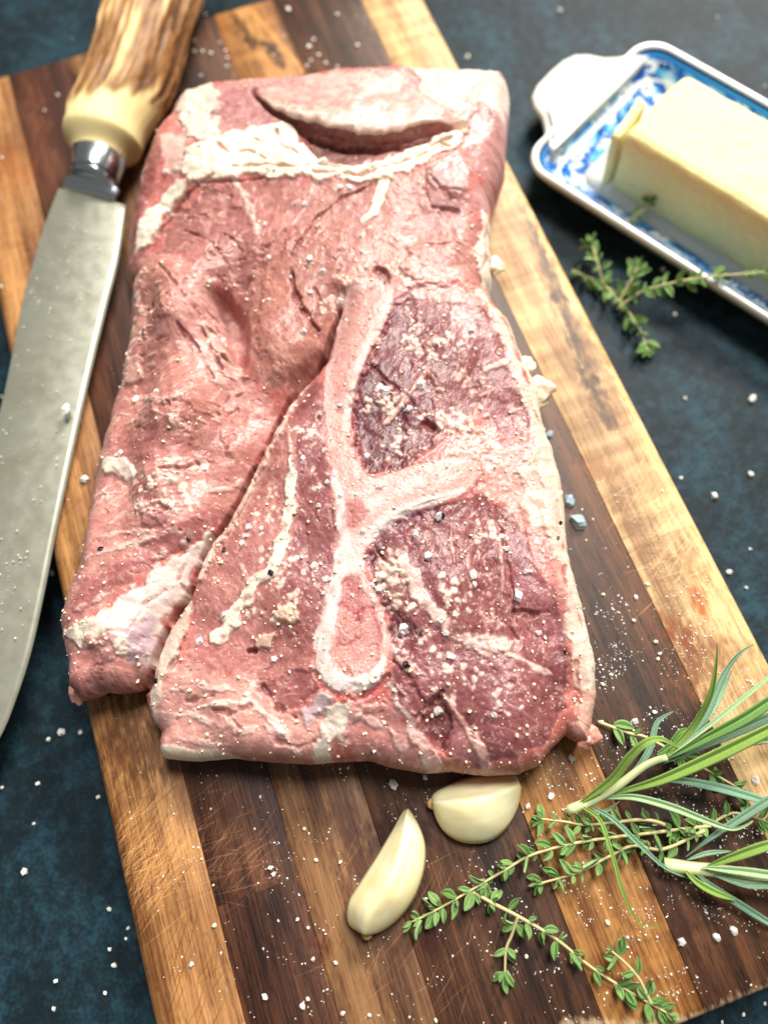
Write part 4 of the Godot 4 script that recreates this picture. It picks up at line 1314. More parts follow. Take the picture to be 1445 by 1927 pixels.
# ---------------------------------------------------------------- knife
func knife() -> void:
	var k := thing("carving_knife", "old carving knife with antler handle and dull grey blade, left of the meat", "knife")
	var steel := mat(Color(0.64, 0.645, 0.59), 1.0, 0.55, 0.5)
	steel.albedo_texture = noise_tex(51, 0.008, Color(0.93, 0.92, 0.89), Color.WHITE, FastNoiseLite.TYPE_SIMPLEX_SMOOTH, 5, 512, 0.4)
	steel.roughness_texture = noise_tex(52, 0.02, Color(0.26, 0.26, 0.26), Color(0.46, 0.46, 0.46))
	tri(steel, 14.0)
	var spine := v3s([-541,111,-2411,-649,99,-2234,-778,82,-1977,-924,60,-1631,-1101,37,-1285,-1234,19,-1011,-1330,4,-779,-1376,-6,-625,-1388,-14,-514,-1371,-19,-427])
	var cut := v3s([-324,101,-2258,-333,99,-2229,-404,87,-2046,-505,74,-1845,-659,53,-1534,-846,27,-1134,-933,14,-940,-1017,3,-763,-1090,-5,-641,-1168,-12,-535,-1288,-19,-438])
	spine = smooth_path(spine, 60)
	cut = smooth_path(cut, 60)
	var rings := []
	for i in 60:
		var s := spine[i]
		var e := cut[i]
		var th := lerpf(0.0024, 0.0012, i / 59.0)
		var up := Vector3.UP
		rings.append(PackedVector3Array([s - up * th * 0.5, s + up * (th * 0.5 - 0.0002), s.lerp(e, 0.012) + up * th * 0.5, s.lerp(e, 0.5) + up * th * 0.42, s.lerp(e, 0.93) + up * th * 0.24, e + up * 0.0001, e - up * 0.0001, s.lerp(e, 0.93) - up * th * 0.24, s.lerp(e, 0.5) - up * th * 0.42]))
	piece("blade", loft(rings, true, true), steel, k)
	var axis := smooth_path(v3s([-450,110,-2338,-403,125,-2403,-368,135,-2468,-307,150,-2585,-161,165,-2780,29,175,-3148,191,180,-3471,318,185,-3728]), 200)
	var bright := mat(Color(0.78, 0.80, 0.82), 0.22, 1.0)
	# flange and ferrule turned from steel; radius by distance along the axis
	var lens := [0.0]
	for i in range(1, axis.size()):
		lens.append(lens[i - 1] + axis[i].distance_to(axis[i - 1]) * 1000.0)
	var parts := [["bolster", [[1.2, 10.4, 0.10], [1.8, 11.0, 0.18], [4.0, 11.4, 0.22], [5.6, 11.2, 0.28], [6.4, 9.6, 0.5], [7.2, 8.2, 0.9], [9.2, 8.4, 1.0]]], ["ferrule", [[9.0, 8.8, 1.0], [10.0, 8.7, 1.0], [16.5, 10.2, 1.0], [17.0, 9.8, 1.0]]]]
	for pt in parts:
		var rr := []
		for q in pt[1]:
			rr.append(cross_ring(axis, lens, q[0], q[1], q[2], 40))
		piece(pt[0], loft(rr), bright, k)
	# antler handle with its peeled cream collar
	var n1 := noise(53, 0.9, FastNoiseLite.TYPE_SIMPLEX_SMOOTH, 3)
	var n2 := noise(54, 0.25, FastNoiseLite.TYPE_SIMPLEX_SMOOTH, 3)
	var rg := []
	var cg := []
	var total: float = lens[-1]
	var d := 16.6
	while d < total - 1.0:
		var t := d - 16.6
		var base := 9.9 + 4.6 * smoothstep(0.0, 8.0, t) + 1.6 * smoothstep(14.0, 45.0, t) + 0.8 * smoothstep(45.0, 100.0, t)
		var ring := cross_ring(axis, lens, d, 1.0, 1.0, 110)
		var c := axis_at(axis, lens, d)
		var cc := PackedColorArray()
		for j in 110:
			var a := TAU * j / 110.0
			var ridge := n1.get_noise_3d(cos(a) * 4.2, sin(a) * 4.2, d * 0.02)
			var rough := n1.get_noise_3d(cos(a) * 9.0, sin(a) * 9.0, d * 0.09)
			var peel := smoothstep(-2.5, 2.5, t - 22.0 - 9.0 * cos(a + 0.6) + n2.get_noise_2d(a * 9.0, 3.0) * 5.0 + ridge * 4.0)
			var r := base + peel * (0.5 + ridge * 1.9 + rough * 0.7) + (1.0 - peel) * rough * 0.1
			ring[j] = c + (ring[j] - c) * r * 0.001
			var tan_ := Color(0.56, 0.39, 0.22).lerp(Color(0.36, 0.23, 0.13), smoothstep(-0.05, -0.45, ridge + rough * 0.5))
			tan_ = tan_.lerp(Color(0.86, 0.72, 0.50), smoothstep(0.08, 0.5, ridge + n2.get_noise_3d(cos(a) * 8, sin(a) * 8, d * 0.06) * 0.5))
			cc.append(Color(0.92, 0.84, 0.60).lerp(tan_, peel).srgb_to_linear())
		rg.append(ring)
		cg.append(cc)
		d += 0.7
	var hm := mat(Color.WHITE, 0.6)
	hm.vertex_color_use_as_albedo = true
	piece("handle", loft(rg, true, true, cg), hm, k)

func axis_at(axis: PackedVector3Array, lens: Array, d: float) -> Vector3:
	for i in range(1, axis.size()):
		if lens[i] >= d:
			return axis[i - 1].lerp(axis[i], (d - lens[i - 1]) / (lens[i] - lens[i - 1]))
	return axis[-1]

func cross_ring(axis: PackedVector3Array, lens: Array, d: float, r: float, flat: float, n: int) -> PackedVector3Array:
	var c := axis_at(axis, lens, d)
	var t := (axis_at(axis, lens, d + 2.0) - axis_at(axis, lens, maxf(0.0, d - 2.0))).normalized()
	var u := t.cross(Vector3.UP).normalized()
	var v := u.cross(t).normalized()
	var ring := PackedVector3Array()
	var s := 0.001 if r > 1.001 else 1.0
	for j in n:
		var a := TAU * j / n
		ring.append(c + (u * cos(a) + v * sin(a) * flat) * r * s)
	return ring

# ---------------------------------------------------------------- butter dish and butter
func round_rect(hx: float, hz: float, r: float, y: float) -> PackedVector3Array:
	var p := PackedVector3Array()
	for q in [[1, 1, 0.0], [-1, 1, 0.5], [-1, -1, 1.0], [1, -1, 1.5]]:
		for i in 11:
			var a: float = PI * (q[2] + 0.5 * i / 10.0)
			p.append(Vector3(q[0] * (hx - r) + cos(a) * r, y, q[1] * (hz - r) + sin(a) * r) * 0.001)
	return p

func dish_and_butter() -> void:
	var u := Vector3(0.485, 0, 0.875)
	var v := Vector3(0.875, 0, -0.485)
	var ctr := Vector3(0.1181, -0.02, -0.2038) + u * 0.095 + v * 0.0435
	var dish := thing("butter_dish", "white ceramic butter dish with blue flower print inside and a side tab", "dish", ctr)
	dish.rotation.y = -atan2(0.875, 0.485)
	var glaze := mat(Color(0.90, 0.91, 0.88), 0.18)
	glaze.clearcoat_enabled = true
	glaze.clearcoat = 0.5
	glaze.clearcoat_roughness = 0.1
	var rr := [round_rect(74, 26, 8, 0.0), round_rect(80, 30, 9, 0.5), round_rect(90, 39, 11, 7), round_rect(94.4, 43, 12, 13), round_rect(95, 43.5, 12, 14.6), round_rect(94.6, 43.1, 11.8, 15.6), round_rect(93.9, 42.4, 11.5, 16.0), round_rect(93.1, 41.5, 11.2, 15.6), round_rect(92.6, 41.1, 11, 14.9), round_rect(89.0, 37.6, 9.6, 10.6), round_rect(80.9, 31, 8, 4.9), round_rect(76.4, 27.4, 7, 3.7)]
	piece("dish_body", loft(rr, true, true), glaze, dish)
	piece("dish_floor", loft([round_rect(76, 27, 7, 3.0), round_rect(76.6, 27.6, 7, 4.0), round_rect(40, 10, 4, 3.7)], true, true), glaze, dish)
	# printed inner wall
	var rings := []
	var uvs := []
	for q in [[92.5, 41.0, 11.0, 15.1], [89.0, 37.6, 9.8, 11.2], [85.0, 34.2, 9.0, 7.6], [80.5, 30.6, 8.0, 5.2], [76.0, 27.0, 7.0, 4.05]]:
		var ring := round_rect(q[0], q[1], q[2], q[3])
		ring.append(ring[0])
		rings.append(ring)
	var w := 1600
	var h := 112
	for i in rings.size():
		var uv := PackedVector2Array()
		var s := 0.0
		for j in rings[i].size():
			if j > 0:
				s += rings[0][j].distance_to(rings[0][j - 1])
			uv.append(Vector2(s / 0.50, i / 4.0))
		uvs.append(uv)
	var st := SurfaceTool.new()
	st.begin(Mesh.PRIMITIVE_TRIANGLES)
	st.set_smooth_group(0)
	var n: int = rings[0].size()
	for i in rings.size():
		for j in n:
			st.set_uv(uvs[i][j])
			st.add_vertex(rings[i][j])
	for i in rings.size() - 1:
		for j in n - 1:
			var a := i * n + j
			for q in [a, a + 1, a + n, a + 1, a + n + 1, a + n]:
				st.add_index(q)
	st.generate_normals()
	var pm: StandardMaterial3D = glaze.duplicate()
	pm.albedo_color = Color.WHITE
	pm.albedo_texture = flower_print(w, h)
	piece("printed_wall", st.commit(), pm, dish)
	# tab handle
	var tabs := []
	for q in [[0.0, 11.2], [0.8, 10.6], [1.2, 12.4], [0.9, 14.0], [0.0, 14.6], [-1.5, 14.8]]:
		var ring := PackedVector3Array()
		for p in [[-88, 30], [-94, 26], [-97, 21], [-101, 17.5], [-107, 15], [-111, 11.5], [-113, 6], [-113.4, -2], [-113, -10], [-111, -15.5], [-107, -19], [-101, -21.5], [-97, -25], [-94, -30], [-88, -34]]:
			var dx: float = q[0]
			ring.append(Vector3(p[0] - (dx if p[0] < -95 else 0.0), q[1], p[1] + (dx if p[1] > -2 else -dx)) * 0.001)
		tabs.append(ring)
	piece("tab_handle", loft(tabs, true, true), glaze, dish)
	# butter
	var bm := mat(Color(0.90, 0.885, 0.66), 0.6, 0.0, 0.3)
	bm.subsurf_scatter_enabled = true
	bm.subsurf_scatter_strength = 0.3
	bm.albedo_texture = noise_tex(61, 0.03, Color(0.97, 0.95, 0.90), Color.WHITE)
	bump(bm, noise_tex(62, 0.02, Color.BLACK, Color.WHITE), 0.05)
	tri(bm, 12.0)
	var bctr := ctr + Vector3(0.0029, 0, -0.0032) + u * (-0.008) + v * (-0.007) + Vector3(0, 0.004, 0)
	var butter := thing("butter_block", "pale yellow block of butter with a slice cut at one end, in the dish", "butter", bctr)
	butter.rotation = dish.rotation
	piece("block", soft_box(Vector3(110, 28.5, 39), 3.4, 63), bm, butter, Vector3(0, 0.0143, 0))
	var sl := piece("slice", soft_box(Vector3(3.8, 25, 21), 1.3, 64), bm, butter, Vector3(-0.0585, 0.0126, 0.0095))
	sl.rotation = Vector3(0, 0.12, 0.06)

func soft_box(size: Vector3, r: float, sd: int) -> ArrayMesh:
	var n := noise(sd, 0.05, FastNoiseLite.TYPE_SIMPLEX_SMOOTH, 3)
	var b := BoxMesh.new()
	b.size = size
	b.subdivide_width = clampi(int(size.x / 2.0), 3, 50)
	b.subdivide_height = 14
	b.subdivide_depth = 18
	var arr := b.get_mesh_arrays()
	var vs: PackedVector3Array = arr[Mesh.ARRAY_VERTEX]
	var h := size * 0.5 - Vector3.ONE * r
	for i in vs.size():
		var p := vs[i]
		var c := p.clamp(-h, h)
		var d := p - c
		# squeeze the outermost cells round the edge
		if d.length() > 0.0001:
			p = c + d.normalized() * r
		p += p.normalized() * (n.get_noise_3dv(p) * 0.9 + n.get_noise_3dv(p * 4.0) * 0.25)
		vs[i] = p * 0.001
	arr[Mesh.ARRAY_VERTEX] = vs
	arr[Mesh.ARRAY_NORMAL] = null
	arr[Mesh.ARRAY_TANGENT] = null
	arr[Mesh.ARRAY_TEX_UV] = null
	var am := ArrayMesh.new()
	am.add_surface_from_arrays(Mesh.PRIMITIVE_TRIANGLES, arr)
	var st := SurfaceTool.new()
	st.create_from(am, 0)
	st.set_smooth_group(0)
	st.index()
	st.generate_normals()
	return st.commit()

func flower_print(w: int, h: int) -> ImageTexture:
	var im := Image.create(w, h, false, Image.FORMAT_RGB8)
	im.fill(Color(0.62, 0.80, 0.88))
	var r := RandomNumberGenerator.new()
	r.seed = 5
	var navy := Color(0.06, 0.13, 0.36)
	var blue := Color(0.06, 0.33, 0.66)
	var sky := Color(0.20, 0.56, 0.82)
	var wash := noise(65, 0.03, FastNoiseLite.TYPE_SIMPLEX_SMOOTH, 3)
	for y in h:
		for x in w:
			var t := wash.get_noise_2d(x * 0.8, y * 1.0) * 2.2 + 0.7
			im.set_pixel(x, y, im.get_pixel(x, y).lerp(sky, clampf(t, 0.0, 0.85)))
	for c in 430:
		var x := r.randf() * w
		var y := r.randf_range(16, h - 8)
		var kind := r.randi() % 5
		if kind < 3:
			# leaf spray
			var a := r.randf() * TAU
			for k in r.randi_range(4, 8):
				var px := x + cos(a) * k * 7.0
				var py := y + sin(a) * k * 5.0
				for s in [-1.0, 1.0]:
					oval(im, px + cos(a + s * 1.1) * 6.0, py + sin(a + s * 1.1) * 6.0, 6.5, 2.4, a + s * 0.9, Color(0.92, 0.94, 0.93) if kind == 0 else blue)
				a += 0.18
				oval(im, px, py, 4.0, 1.2, a, navy if kind == 2 else blue)
		elif kind == 3:
			for k in 6:
				oval(im, x + cos(k * TAU / 6) * 7.0, y + sin(k * TAU / 6) * 7.0, 5.5, 3.6, k * TAU / 6, Color(0.92, 0.94, 0.94))
			oval(im, x, y, 4, 4, 0, navy)
		else:
			oval(im, x, y, r.randf_range(5, 10), r.randf_range(4, 7), r.randf() * 3.0, navy)
			oval(im, x + 3, y - 2, 4, 2, 0.5, sky)
	im.fill_rect(Rect2i(0, 0, w, 7), navy)
	im.fill_rect(Rect2i(0, 7, w, 8), sky)
	im.fill_rect(Rect2i(0, 15, w, 3), blue)
	return ImageTexture.create_from_image(im)

func oval(im: Image, cx: float, cy: float, a: float, b: float, turn: float, col: Color) -> void:
	var m := int(maxf(a, b)) + 1
	var w := im.get_width()
	for y in range(maxi(0, int(cy) - m), mini(im.get_height(), int(cy) + m + 1)):
		for x in range(int(cx) - m, int(cx) + m + 1):
			var dx := x - cx
			var dy := y - cy
			var p := (dx * cos(turn) + dy * sin(turn)) / a
			var q := (dy * cos(turn) - dx * sin(turn)) / b
			if p * p + q * q < 1.0:
				im.set_pixel(posmod(x, w), y, col)

# ---------------------------------------------------------------- garlic
func clove(called: String, label: String, left: Array, right: Array, top: float, ridge: float, lift: float, sd: int) -> void:
	var L := smooth_path(v3s(left), 46)
	var Rr := smooth_path(v3s(right), 46)
	var mid := (L[23] + Rr[23]) * 0.5
	mid.y = 0.0
	var o := thing(called, label, "garlic", mid)
	var n := noise(sd, 0.09, FastNoiseLite.TYPE_SIMPLEX_SMOOTH, 3)
	var rings := []
	var cols := []
	for i in 46:
		var t := i / 45.0
		var a := L[i] - mid
		var b := Rr[i] - mid
		var hgt := top * 0.001 * pow(maxf(0.02, sin(PI * clampf(t * 0.93 + 0.05, 0, 1))), 0.62)
		var ring := PackedVector3Array()
		var cc := PackedColorArray()
		for j in 30:
			var s := j / 18.0
			var p: Vector3
			if j <= 18:
				p = a.lerp(b, s)
				var y := pow(s / ridge, 0.92) if s < ridge else pow(maxf(0.0, 1.0 - pow((s - ridge) / (1.0 - ridge), 1.55)), 0.72)
				p.y = hgt * (0.25 + 0.75 * y)
			else:
				s = (j - 18) / 12.0
				p = b.lerp(a, s)
				p.y = hgt * 0.25 * (1.0 - sin(PI * s))
			var q := n.get_noise_3dv(p * 1000.0)
			p.y += q * 0.0004 + lift * 0.001 * (1.0 - t)
			ring.append(p)
			var stripe := n.get_noise_2d(j * 7.0, t * 8.0)
			var c := Color(0.95, 0.92, 0.78).lerp(Color(0.93, 0.83, 0.55), clampf(0.30 + stripe * 0.4 + q * 0.4, 0, 1))
			c = c.lerp(Color(0.72, 0.52, 0.28), clampf((0.05 - t) * 14.0, 0, 1) * 0.35 + clampf((t - 0.965) * 20.0, 0, 1) * 0.3)
			cc.append(c.srgb_to_linear())
		rings.append(ring)
		cols.append(cc)
	var m := mat(Color.WHITE, 0.45)
	m.vertex_color_use_as_albedo = true
	m.subsurf_scatter_enabled = true
	m.subsurf_scatter_strength = 0.12
	piece("clove", loft(rings, true, true, cols), m, o)
	# dry root plate
	var root := SphereMesh.new()
	root.radius = 0.0016
	root.height = 0.0022
	root.radial_segments = 10
	root.rings = 6
	var e := (L[0] + Rr[0]) * 0.5 - mid
	piece("root_end", root, mat(Color(0.72, 0.58, 0.36), 0.85), o, Vector3(e.x, hgt_of(rings[1]), e.z))

func hgt_of(ring: PackedVector3Array) -> float:
	var y := 0.0
	for p in ring:
		y = maxf(y, p.y)
	return y * 0.6

func garlic() -> void:
	clove("garlic_clove", "peeled crescent garlic clove lying free on dark plank below the meat", [-272,50,332,-302,50,312,-312,50,285,-296,50,242,-246,50,203,-186,50,160,-120,50,110,-74,50,74,-56,50,70], [-267,50,335,-229,50,342,-171,50,327,-112,50,292,-65,50,237,-41,50,181,-38,50,131,-45,50,92,-52,50,71], 14.0, 0.40, 0.0, 71)
	clove("garlic_clove", "peeled garlic clove with brown root end, tucked against the meat's front edge", [17,50,79,21,50,62,41,50,51,89,50,47,145,50,48,200,50,57,250,50,74,275,50,94,276,50,122], [17,50,82,12,50,112,19,50,154,45,50,192,87,50,217,139,50,227,193,50,212,240,50,177,273,50,133], 12.5, 0.34, 0.0, 72)

# ---------------------------------------------------------------- herbs
var leaf_forms := []

func thyme_leaf_forms() -> void:
	for i in 5:
		var p := PackedVector3Array()
		var bend: float = [0.9, -0.5, 1.6, 0.3, -1.0][i]
		for k in 9:
			var t := k / 8.0
			p.append(Vector3(t * 4.6, bend * t * t, 0.35 * sin(t * 3.0 + i)) * 0.001)
		var top := Color(0.40, 0.54, 0.28).lerp(Color(0.52, 0.64, 0.40), i / 4.0)
		leaf_forms.append(blade_leaf(p, [2.3, 2.0, 1.8, 2.5, 2.1][i], [0.45, 0.7, 0.5, 0.35, 0.8][i], [0.2, -0.4, 0.5, 0.0, -0.2][i], top, Color(0.66, 0.75, 0.56), 0.5))

var herb_mat: StandardMaterial3D
var stem_mat: StandardMaterial3D
var twig_mat: StandardMaterial3D

func leafy(parent: Node3D, base: Vector3, dir: Vector3, size: float, r: RandomNumberGenerator) -> void:
	var o := piece("leaf", leaf_forms[r.randi() % 5], herb_mat, parent)
	var x := dir.normalized()
	var z := x.cross(Vector3.UP.rotated(x, r.randfn(0, 0.5))).normalized()
	var y := z.cross(x)
	o.transform = Transform3D(Basis(x, y, z) * size, base)

func thyme(label: String, stems: Array, floor_y: float, step: float, size: float, sd: int, group := "") -> void:
	var r := RandomNumberGenerator.new()
	r.seed = sd
	var first := v3s(stems[0])
	var at := first[0]
	var o := thing("thyme_sprig", label, "herb sprig", at, group)
	for s in stems:
		var p := smooth_path(v3s(s), 40)
		for i in p.size():
			p[i] -= at
		piece("stem", tube(p, 0.55, 0.3), stem_mat, o)
		var total := 0.0
		for i in range(1, p.size()):
			total += p[i].distance_to(p[i - 1])
		var count := maxi(2, int(total * 1000.0 / (step * 0.8)))
		for k in count:
			var t := (k + 0.6 + r.randf_range(-0.2, 0.2)) / count
			var i := clampi(int(t * 39), 1, 38)
			var d := (p[i + 1] - p[i - 1]).normalized()
			var side := d.cross(Vector3.UP).normalized()
			var roll := r.randf_range(-0.7, 1.2)
			var n := r.randi_range(2, 4) if t < 0.85 else 4
			for q in n:
				var sgn := 1.0 if q % 2 == 0 else -1.0
				var out := (side * sgn).rotated(d, roll * sgn * (1.0 if q < 2 else -0.6))
				var v := d * r.randf_range(0.15, 1.7) + out
				if p[i].y + at.y + v.normalized().y * 0.004 * size < floor_y:
					v.y = absf(v.y) * 0.5 + 0.1
				leafy(o, p[i] + out * 0.0003, v, size * 0.92 * r.randf_range(0.45, 1.2), r)
		# tip cluster
		for q in 4:
			var d := (p[39] - p[36]).normalized()
			var v := d + Vector3(r.randfn(0, 0.45), r.randf_range(0.0, 0.5), r.randfn(0, 0.45))
			leafy(o, p[39 - q % 3], v, size * 0.8 * r.randf_range(0.5, 0.9), r)

func long_leaf(parent: Node3D, path: Array, w: float, fold: float, roll: float, top: Color, under: Color, peak := 0.5) -> void:
	var p := smooth_path(v3s(path), 34)
	for i in p.size():
		p[i] -= parent.position
	piece("leaf", blade_leaf(p, w, fold, roll, top, under, peak), herb_mat, parent)

func herbs() -> void:
	herb_mat = mat(Color.WHITE, 0.75, 0.0, 0.3)
	herb_mat.vertex_color_use_as_albedo = true
	herb_mat.albedo_texture = noise_tex(81, 0.05, Color(0.72, 0.78, 0.70), Color.WHITE, FastNoiseLite.TYPE_SIMPLEX, 4, 256, 0.4)
	herb_mat.backlight_enabled = true
	herb_mat.backlight = Color(0.22, 0.26, 0.12)
	tri(herb_mat, 130.0)
	stem_mat = mat(Color(0.74, 0.70, 0.50), 0.6)
	twig_mat = mat(Color(0.80, 0.84, 0.62), 0.5)
	thyme_leaf_forms()
	var lime := Color(0.54, 0.65, 0.31)
	var grey := Color(0.50, 0.63, 0.55)
	var green := Color(0.42, 0.57, 0.29)
	var pale := Color(0.70, 0.80, 0.62)
	var dusty := Color(0.62, 0.74, 0.64)
	# thyme lying on the board
	thyme("long thyme sprig on the board with its tip touching the lower garlic clove", [[734,30,394,594,40,361,378,50,312,234,50,296,147,50,307,30,40,326,-67,40,339,-143,40,345]], 0.0004, 4.6, 1.05, 201)
	thyme("thyme sprig with one drooping side twig, ending near the board's front edge", [[37,30,327,82,50,373,134,60,423,209,40,509,271,20,604,336,15,683,426,10,780], [134,60,423,101,40,464,72,30,496,44,20,562], [389,12,741,381,30,672,361,40,623,337,50,583]], 0.0004, 5.6, 1.0, 202)
	thyme("thyme sprig parallel to the long one, on its side nearer the board's end", [[709,40,397,582,40,404,502,50,367,420,50,371,331,40,380,216,30,372]], 0.0004, 4.8, 1.0, 203)
	thyme("short thyme sprig passing under the cut base of the upper long-leaved sprig", [[606,60,345,554,60,313,415,40,279,349,40,247,282,30,215]], 0.0004, 4.2, 0.9, 204)
	thyme("bare thyme stem beside the meat's corner, passing behind long narrow leaves", [[558,20,30,630,30,92,672,40,123,784,40,251,822,50,299,861,40,344]], 0.0004, 9.0, 1.25, 205)
	thyme("leafy thyme sprig half hidden under the grey-green leaves at the right edge", [[687,20,343,727,30,386,806,40,384,879,40,432]], 0.0004, 5.0, 1.0, 206)
	# long-leaved sprigs
	var a := v3s([372,40,224])[0]
	var one := thing("long_leaf_sprig", "green herb sprig with long narrow leaves fanning from a cut pale base", "herb sprig", a)
	var sp := smooth_path(v3s([372,40,225,438,60,221,518,90,207,611,120,180,669,140,179]), 20)
	for i in sp.size():
		sp[i] -= a
	piece("stem", tube(sp, 1.5, 0.9, 8), twig_mat, one)
	long_leaf(one, [408,60,216,505,120,184,566,170,143,615,200,122,661,190,129,704,150,167], 2.5, 0.5, 0.4, lime, pale, 0.45)
	long_leaf(one, [507,50,218,595,50,189,657,60,147,705,70,89,762,80,76], 2.0, 0.3, 0.0, grey, dusty, 0.55)
	long_leaf(one, [650,120,182,758,160,132,824,220,68,864,260,-4,884,280,-54], 1.8, 0.9, 0.6, lime, pale, 0.4)
	long_leaf(one, [671,100,186,810,120,124,917,140,30,979,160,-9,1029,160,-18], 2.0, 0.3, -0.3, grey, dusty, 0.5)
	long_leaf(one, [667,90,185,794,100,138,894,100,80,957,110,27], 2.3, 0.5, 0.3, dusty, pale, 0.6)
	long_leaf(one, [669,140,179,850,180,126,1005,200,77,1094,200,47], 1.4, 0.6, 0.5, pale, dusty, 0.5)
	long_leaf(one, [662,130,184,789,160,167,901,180,152,1027,180,128,1158,160,119], 3.3, 0.55, -0.2, green, dusty, 0.55)
	long_leaf(one, [648,110,193,746,120,186,878,120,182,1012,120,179,1116,100,191], 2.9, 0.4, 0.2, grey, dusty, 0.55)
	long_leaf(one, [500,70,222,628,120,228,782,150,218,925,170,204,1044,170,194,1168,140,206], 3.5, 0.6, -0.25, lime, pale, 0.5)
	long_leaf(one, [775,80,223,903,90,223,1006,90,247,1095,80,275], 1.8, 0.4, 0.0, pale, dusty, 0.5)
	long_leaf(one, [536,60,220,653,80,237,754,90,287,865,80,363,964,60,439], 2.6, 0.35, 0.2, grey, dusty, 0.6)
	long_leaf(one, [469,60,224,545,100,246,622,130,298,696,140,362,753,140,403,807,150,402], 2.1, 0.5, -0.3, pale, dusty, 0.45)
	long_leaf(one, [401,50,218,435,90,266,430,100,349,421,80,459,431,50,533,458,30,570,488,40,574], 1.2, 0.6, 0.3, lime, pale, 0.35)
	long_leaf(one, [423,50,222,471,80,279,512,80,362,558,60,443,615,50,496], 1.4, 0.5, 0.2, grey, dusty, 0.4)
	long_leaf(one, [403,25,243,431,20,256,477,20,263,524,20,252], 1.1, 0.4, 0.0, dusty, pale, 0.5)
	long_leaf(one, [671,50,170,718,60,159,756,70,135,792,60,138], 2.1, 0.5, 0.2, green, pale, 0.45)
	var b := v3s([565,40,440])[0]
	var two := thing("long_leaf_sprig", "second long-leaved herb sprig at the right edge, with thick pale stem", "herb sprig", b)
	sp = smooth_path(v3s([565,40,440,628,50,471,702,60,504,802,60,556,901,60,608]), 20)
	for i in sp.size():
		sp[i] -= b
	piece("stem", tube(sp, 1.9, 1.5, 8), twig_mat, two)
	long_leaf(two, [625,60,438,703,100,409,799,130,385,895,150,365,1014,150,353], 2.5, 0.3, 0.1, grey, dusty, 0.6)
	long_leaf(two, [624,60,471,663,60,535,720,40,607,781,30,680,831,30,731], 2.1, 0.35, -0.2, grey, dusty, 0.5)
	long_leaf(two, [605,60,462,620,70,502,655,70,542,703,60,579], 2.0, 0.6, 0.3, lime, pale, 0.5)
	long_leaf(two, [662,80,474,731,110,470,816,130,470,919,130,483], 2.6, 0.7, 0.2, lime, pale, 0.5)
	long_leaf(two, [648,80,472,740,110,512,826,110,555,918,100,595], 2.5, 0.4, -0.2, pale, dusty, 0.5)
	long_leaf(two, [669,70,499,732,90,544,808,90,576,877,80,631], 2.0, 0.4, 0.2, dusty, pale, 0.5)
	long_leaf(two, [629,40,450,686,50,451,750,50,468], 1.3, 0.4, 0.1, dusty, pale, 0.5)
	# thyme between board and dish
	thyme("blurred thyme sprig on the dark table, leaning over the butter dish rim", [[1308,-160,-1335,1394,-100,-1341,1494,-40,-1301,1599,-20,-1270,1706,10,-1219,1821,30,-1176]], -0.0195, 5.0, 1.15, 207)
	thyme("forked thyme sprig lying on the dark table between board and dish", [[1225,-170,-1564,1305,-160,-1449,1319,-150,-1379,1335,-150,-1309,1349,-160,-1218,1336,-170,-1125], [1305,-160,-1449,1302,-120,-1517,1313,-100,-1615], [1327,-150,-1363,1379,-110,-1402,1426,-90,-1445]], -0.0195, 4.2, 1.15, 208)
	thyme("small thyme tip inside the dish, in front of the butter", [[1508,-140,-1682,1549,-100,-1671,1590,-80,-1691]], -0.0155, 3.0, 1.0, 209)

# ---------------------------------------------------------------- salt, crumbs and pepper
var crystal_forms := []

func crystal(sd: int, grid: int) -> ArrayMesh:
	var r := RandomNumberGenerator.new()
	r.seed = sd
	var n := 4 + grid
	var rings := []
	for q in [[-0.42, 0.7], [-0.3, 0.98], [0.2, 0.94], [0.38, 0.62]]:
		var ring := PackedVector3Array()
		for j in n:
			var a := TAU * (j + r.randf_range(-0.22, 0.22)) / n
			var s: float = q[1] * r.randf_range(0.75, 1.1)
			ring.append(Vector3(cos(a) * s * 0.62, q[0] * 0.8 + r.randf_range(-0.07, 0.07), sin(a) * s * 0.46))
		rings.append(ring)
	return loft(rings, true, false)

var waiting := []

# a grain waits until all are known, so that its label can say which one it is along the way from the far end
func grain(called: String, noun: String, where: String, category: String, group: String, form: Mesh, m: Material, at: Vector3, size: float, r: RandomNumberGenerator) -> void:
	var basis := Basis.from_euler(Vector3(r.randfn(0, 0.35), r.randf() * TAU, r.randfn(0, 0.35))).scaled(Vector3.ONE * size * 0.001)
	waiting.append([noun + " " + where, at.z, called, noun, where, category, group, form, m, Transform3D(basis, at)])

const ORDER := ["first", "second", "third", "fourth", "fifth", "sixth", "seventh", "eighth", "ninth", "tenth", "eleventh", "twelfth", "thirteenth", "fourteenth", "fifteenth", "sixteenth", "seventeenth", "eighteenth", "nineteenth", "twentieth", "twenty-first", "twenty-second", "twenty-third", "twenty-fourth", "twenty-fifth", "twenty-sixth", "twenty-seventh", "twenty-eighth", "twenty-ninth", "thirtieth"]

func place_grains() -> void:
	waiting.sort_custom(func(x, y): return x[1] < y[1])
	var count := {}
	for w in waiting:
		count[w[0]] = count.get(w[0], 0) + 1
	var seen := {}
	for w in waiting:
		var k: int = seen.get(w[0], 0)
		seen[w[0]] = k + 1
		var o := piece(w[2], w[7], w[8], self)
		o.transform = w[9]
		var label: String = w[3] + " " + w[4]
		if count[w[0]] > 1:
			label = "%s %s from far end %s" % [ORDER[mini(k, 29)], w[3], w[4]]
		else:
			label = label.strip_edges() if w[4] == "" else "only " + label
		tag(o, label, w[5], w[6])

var anchors := []

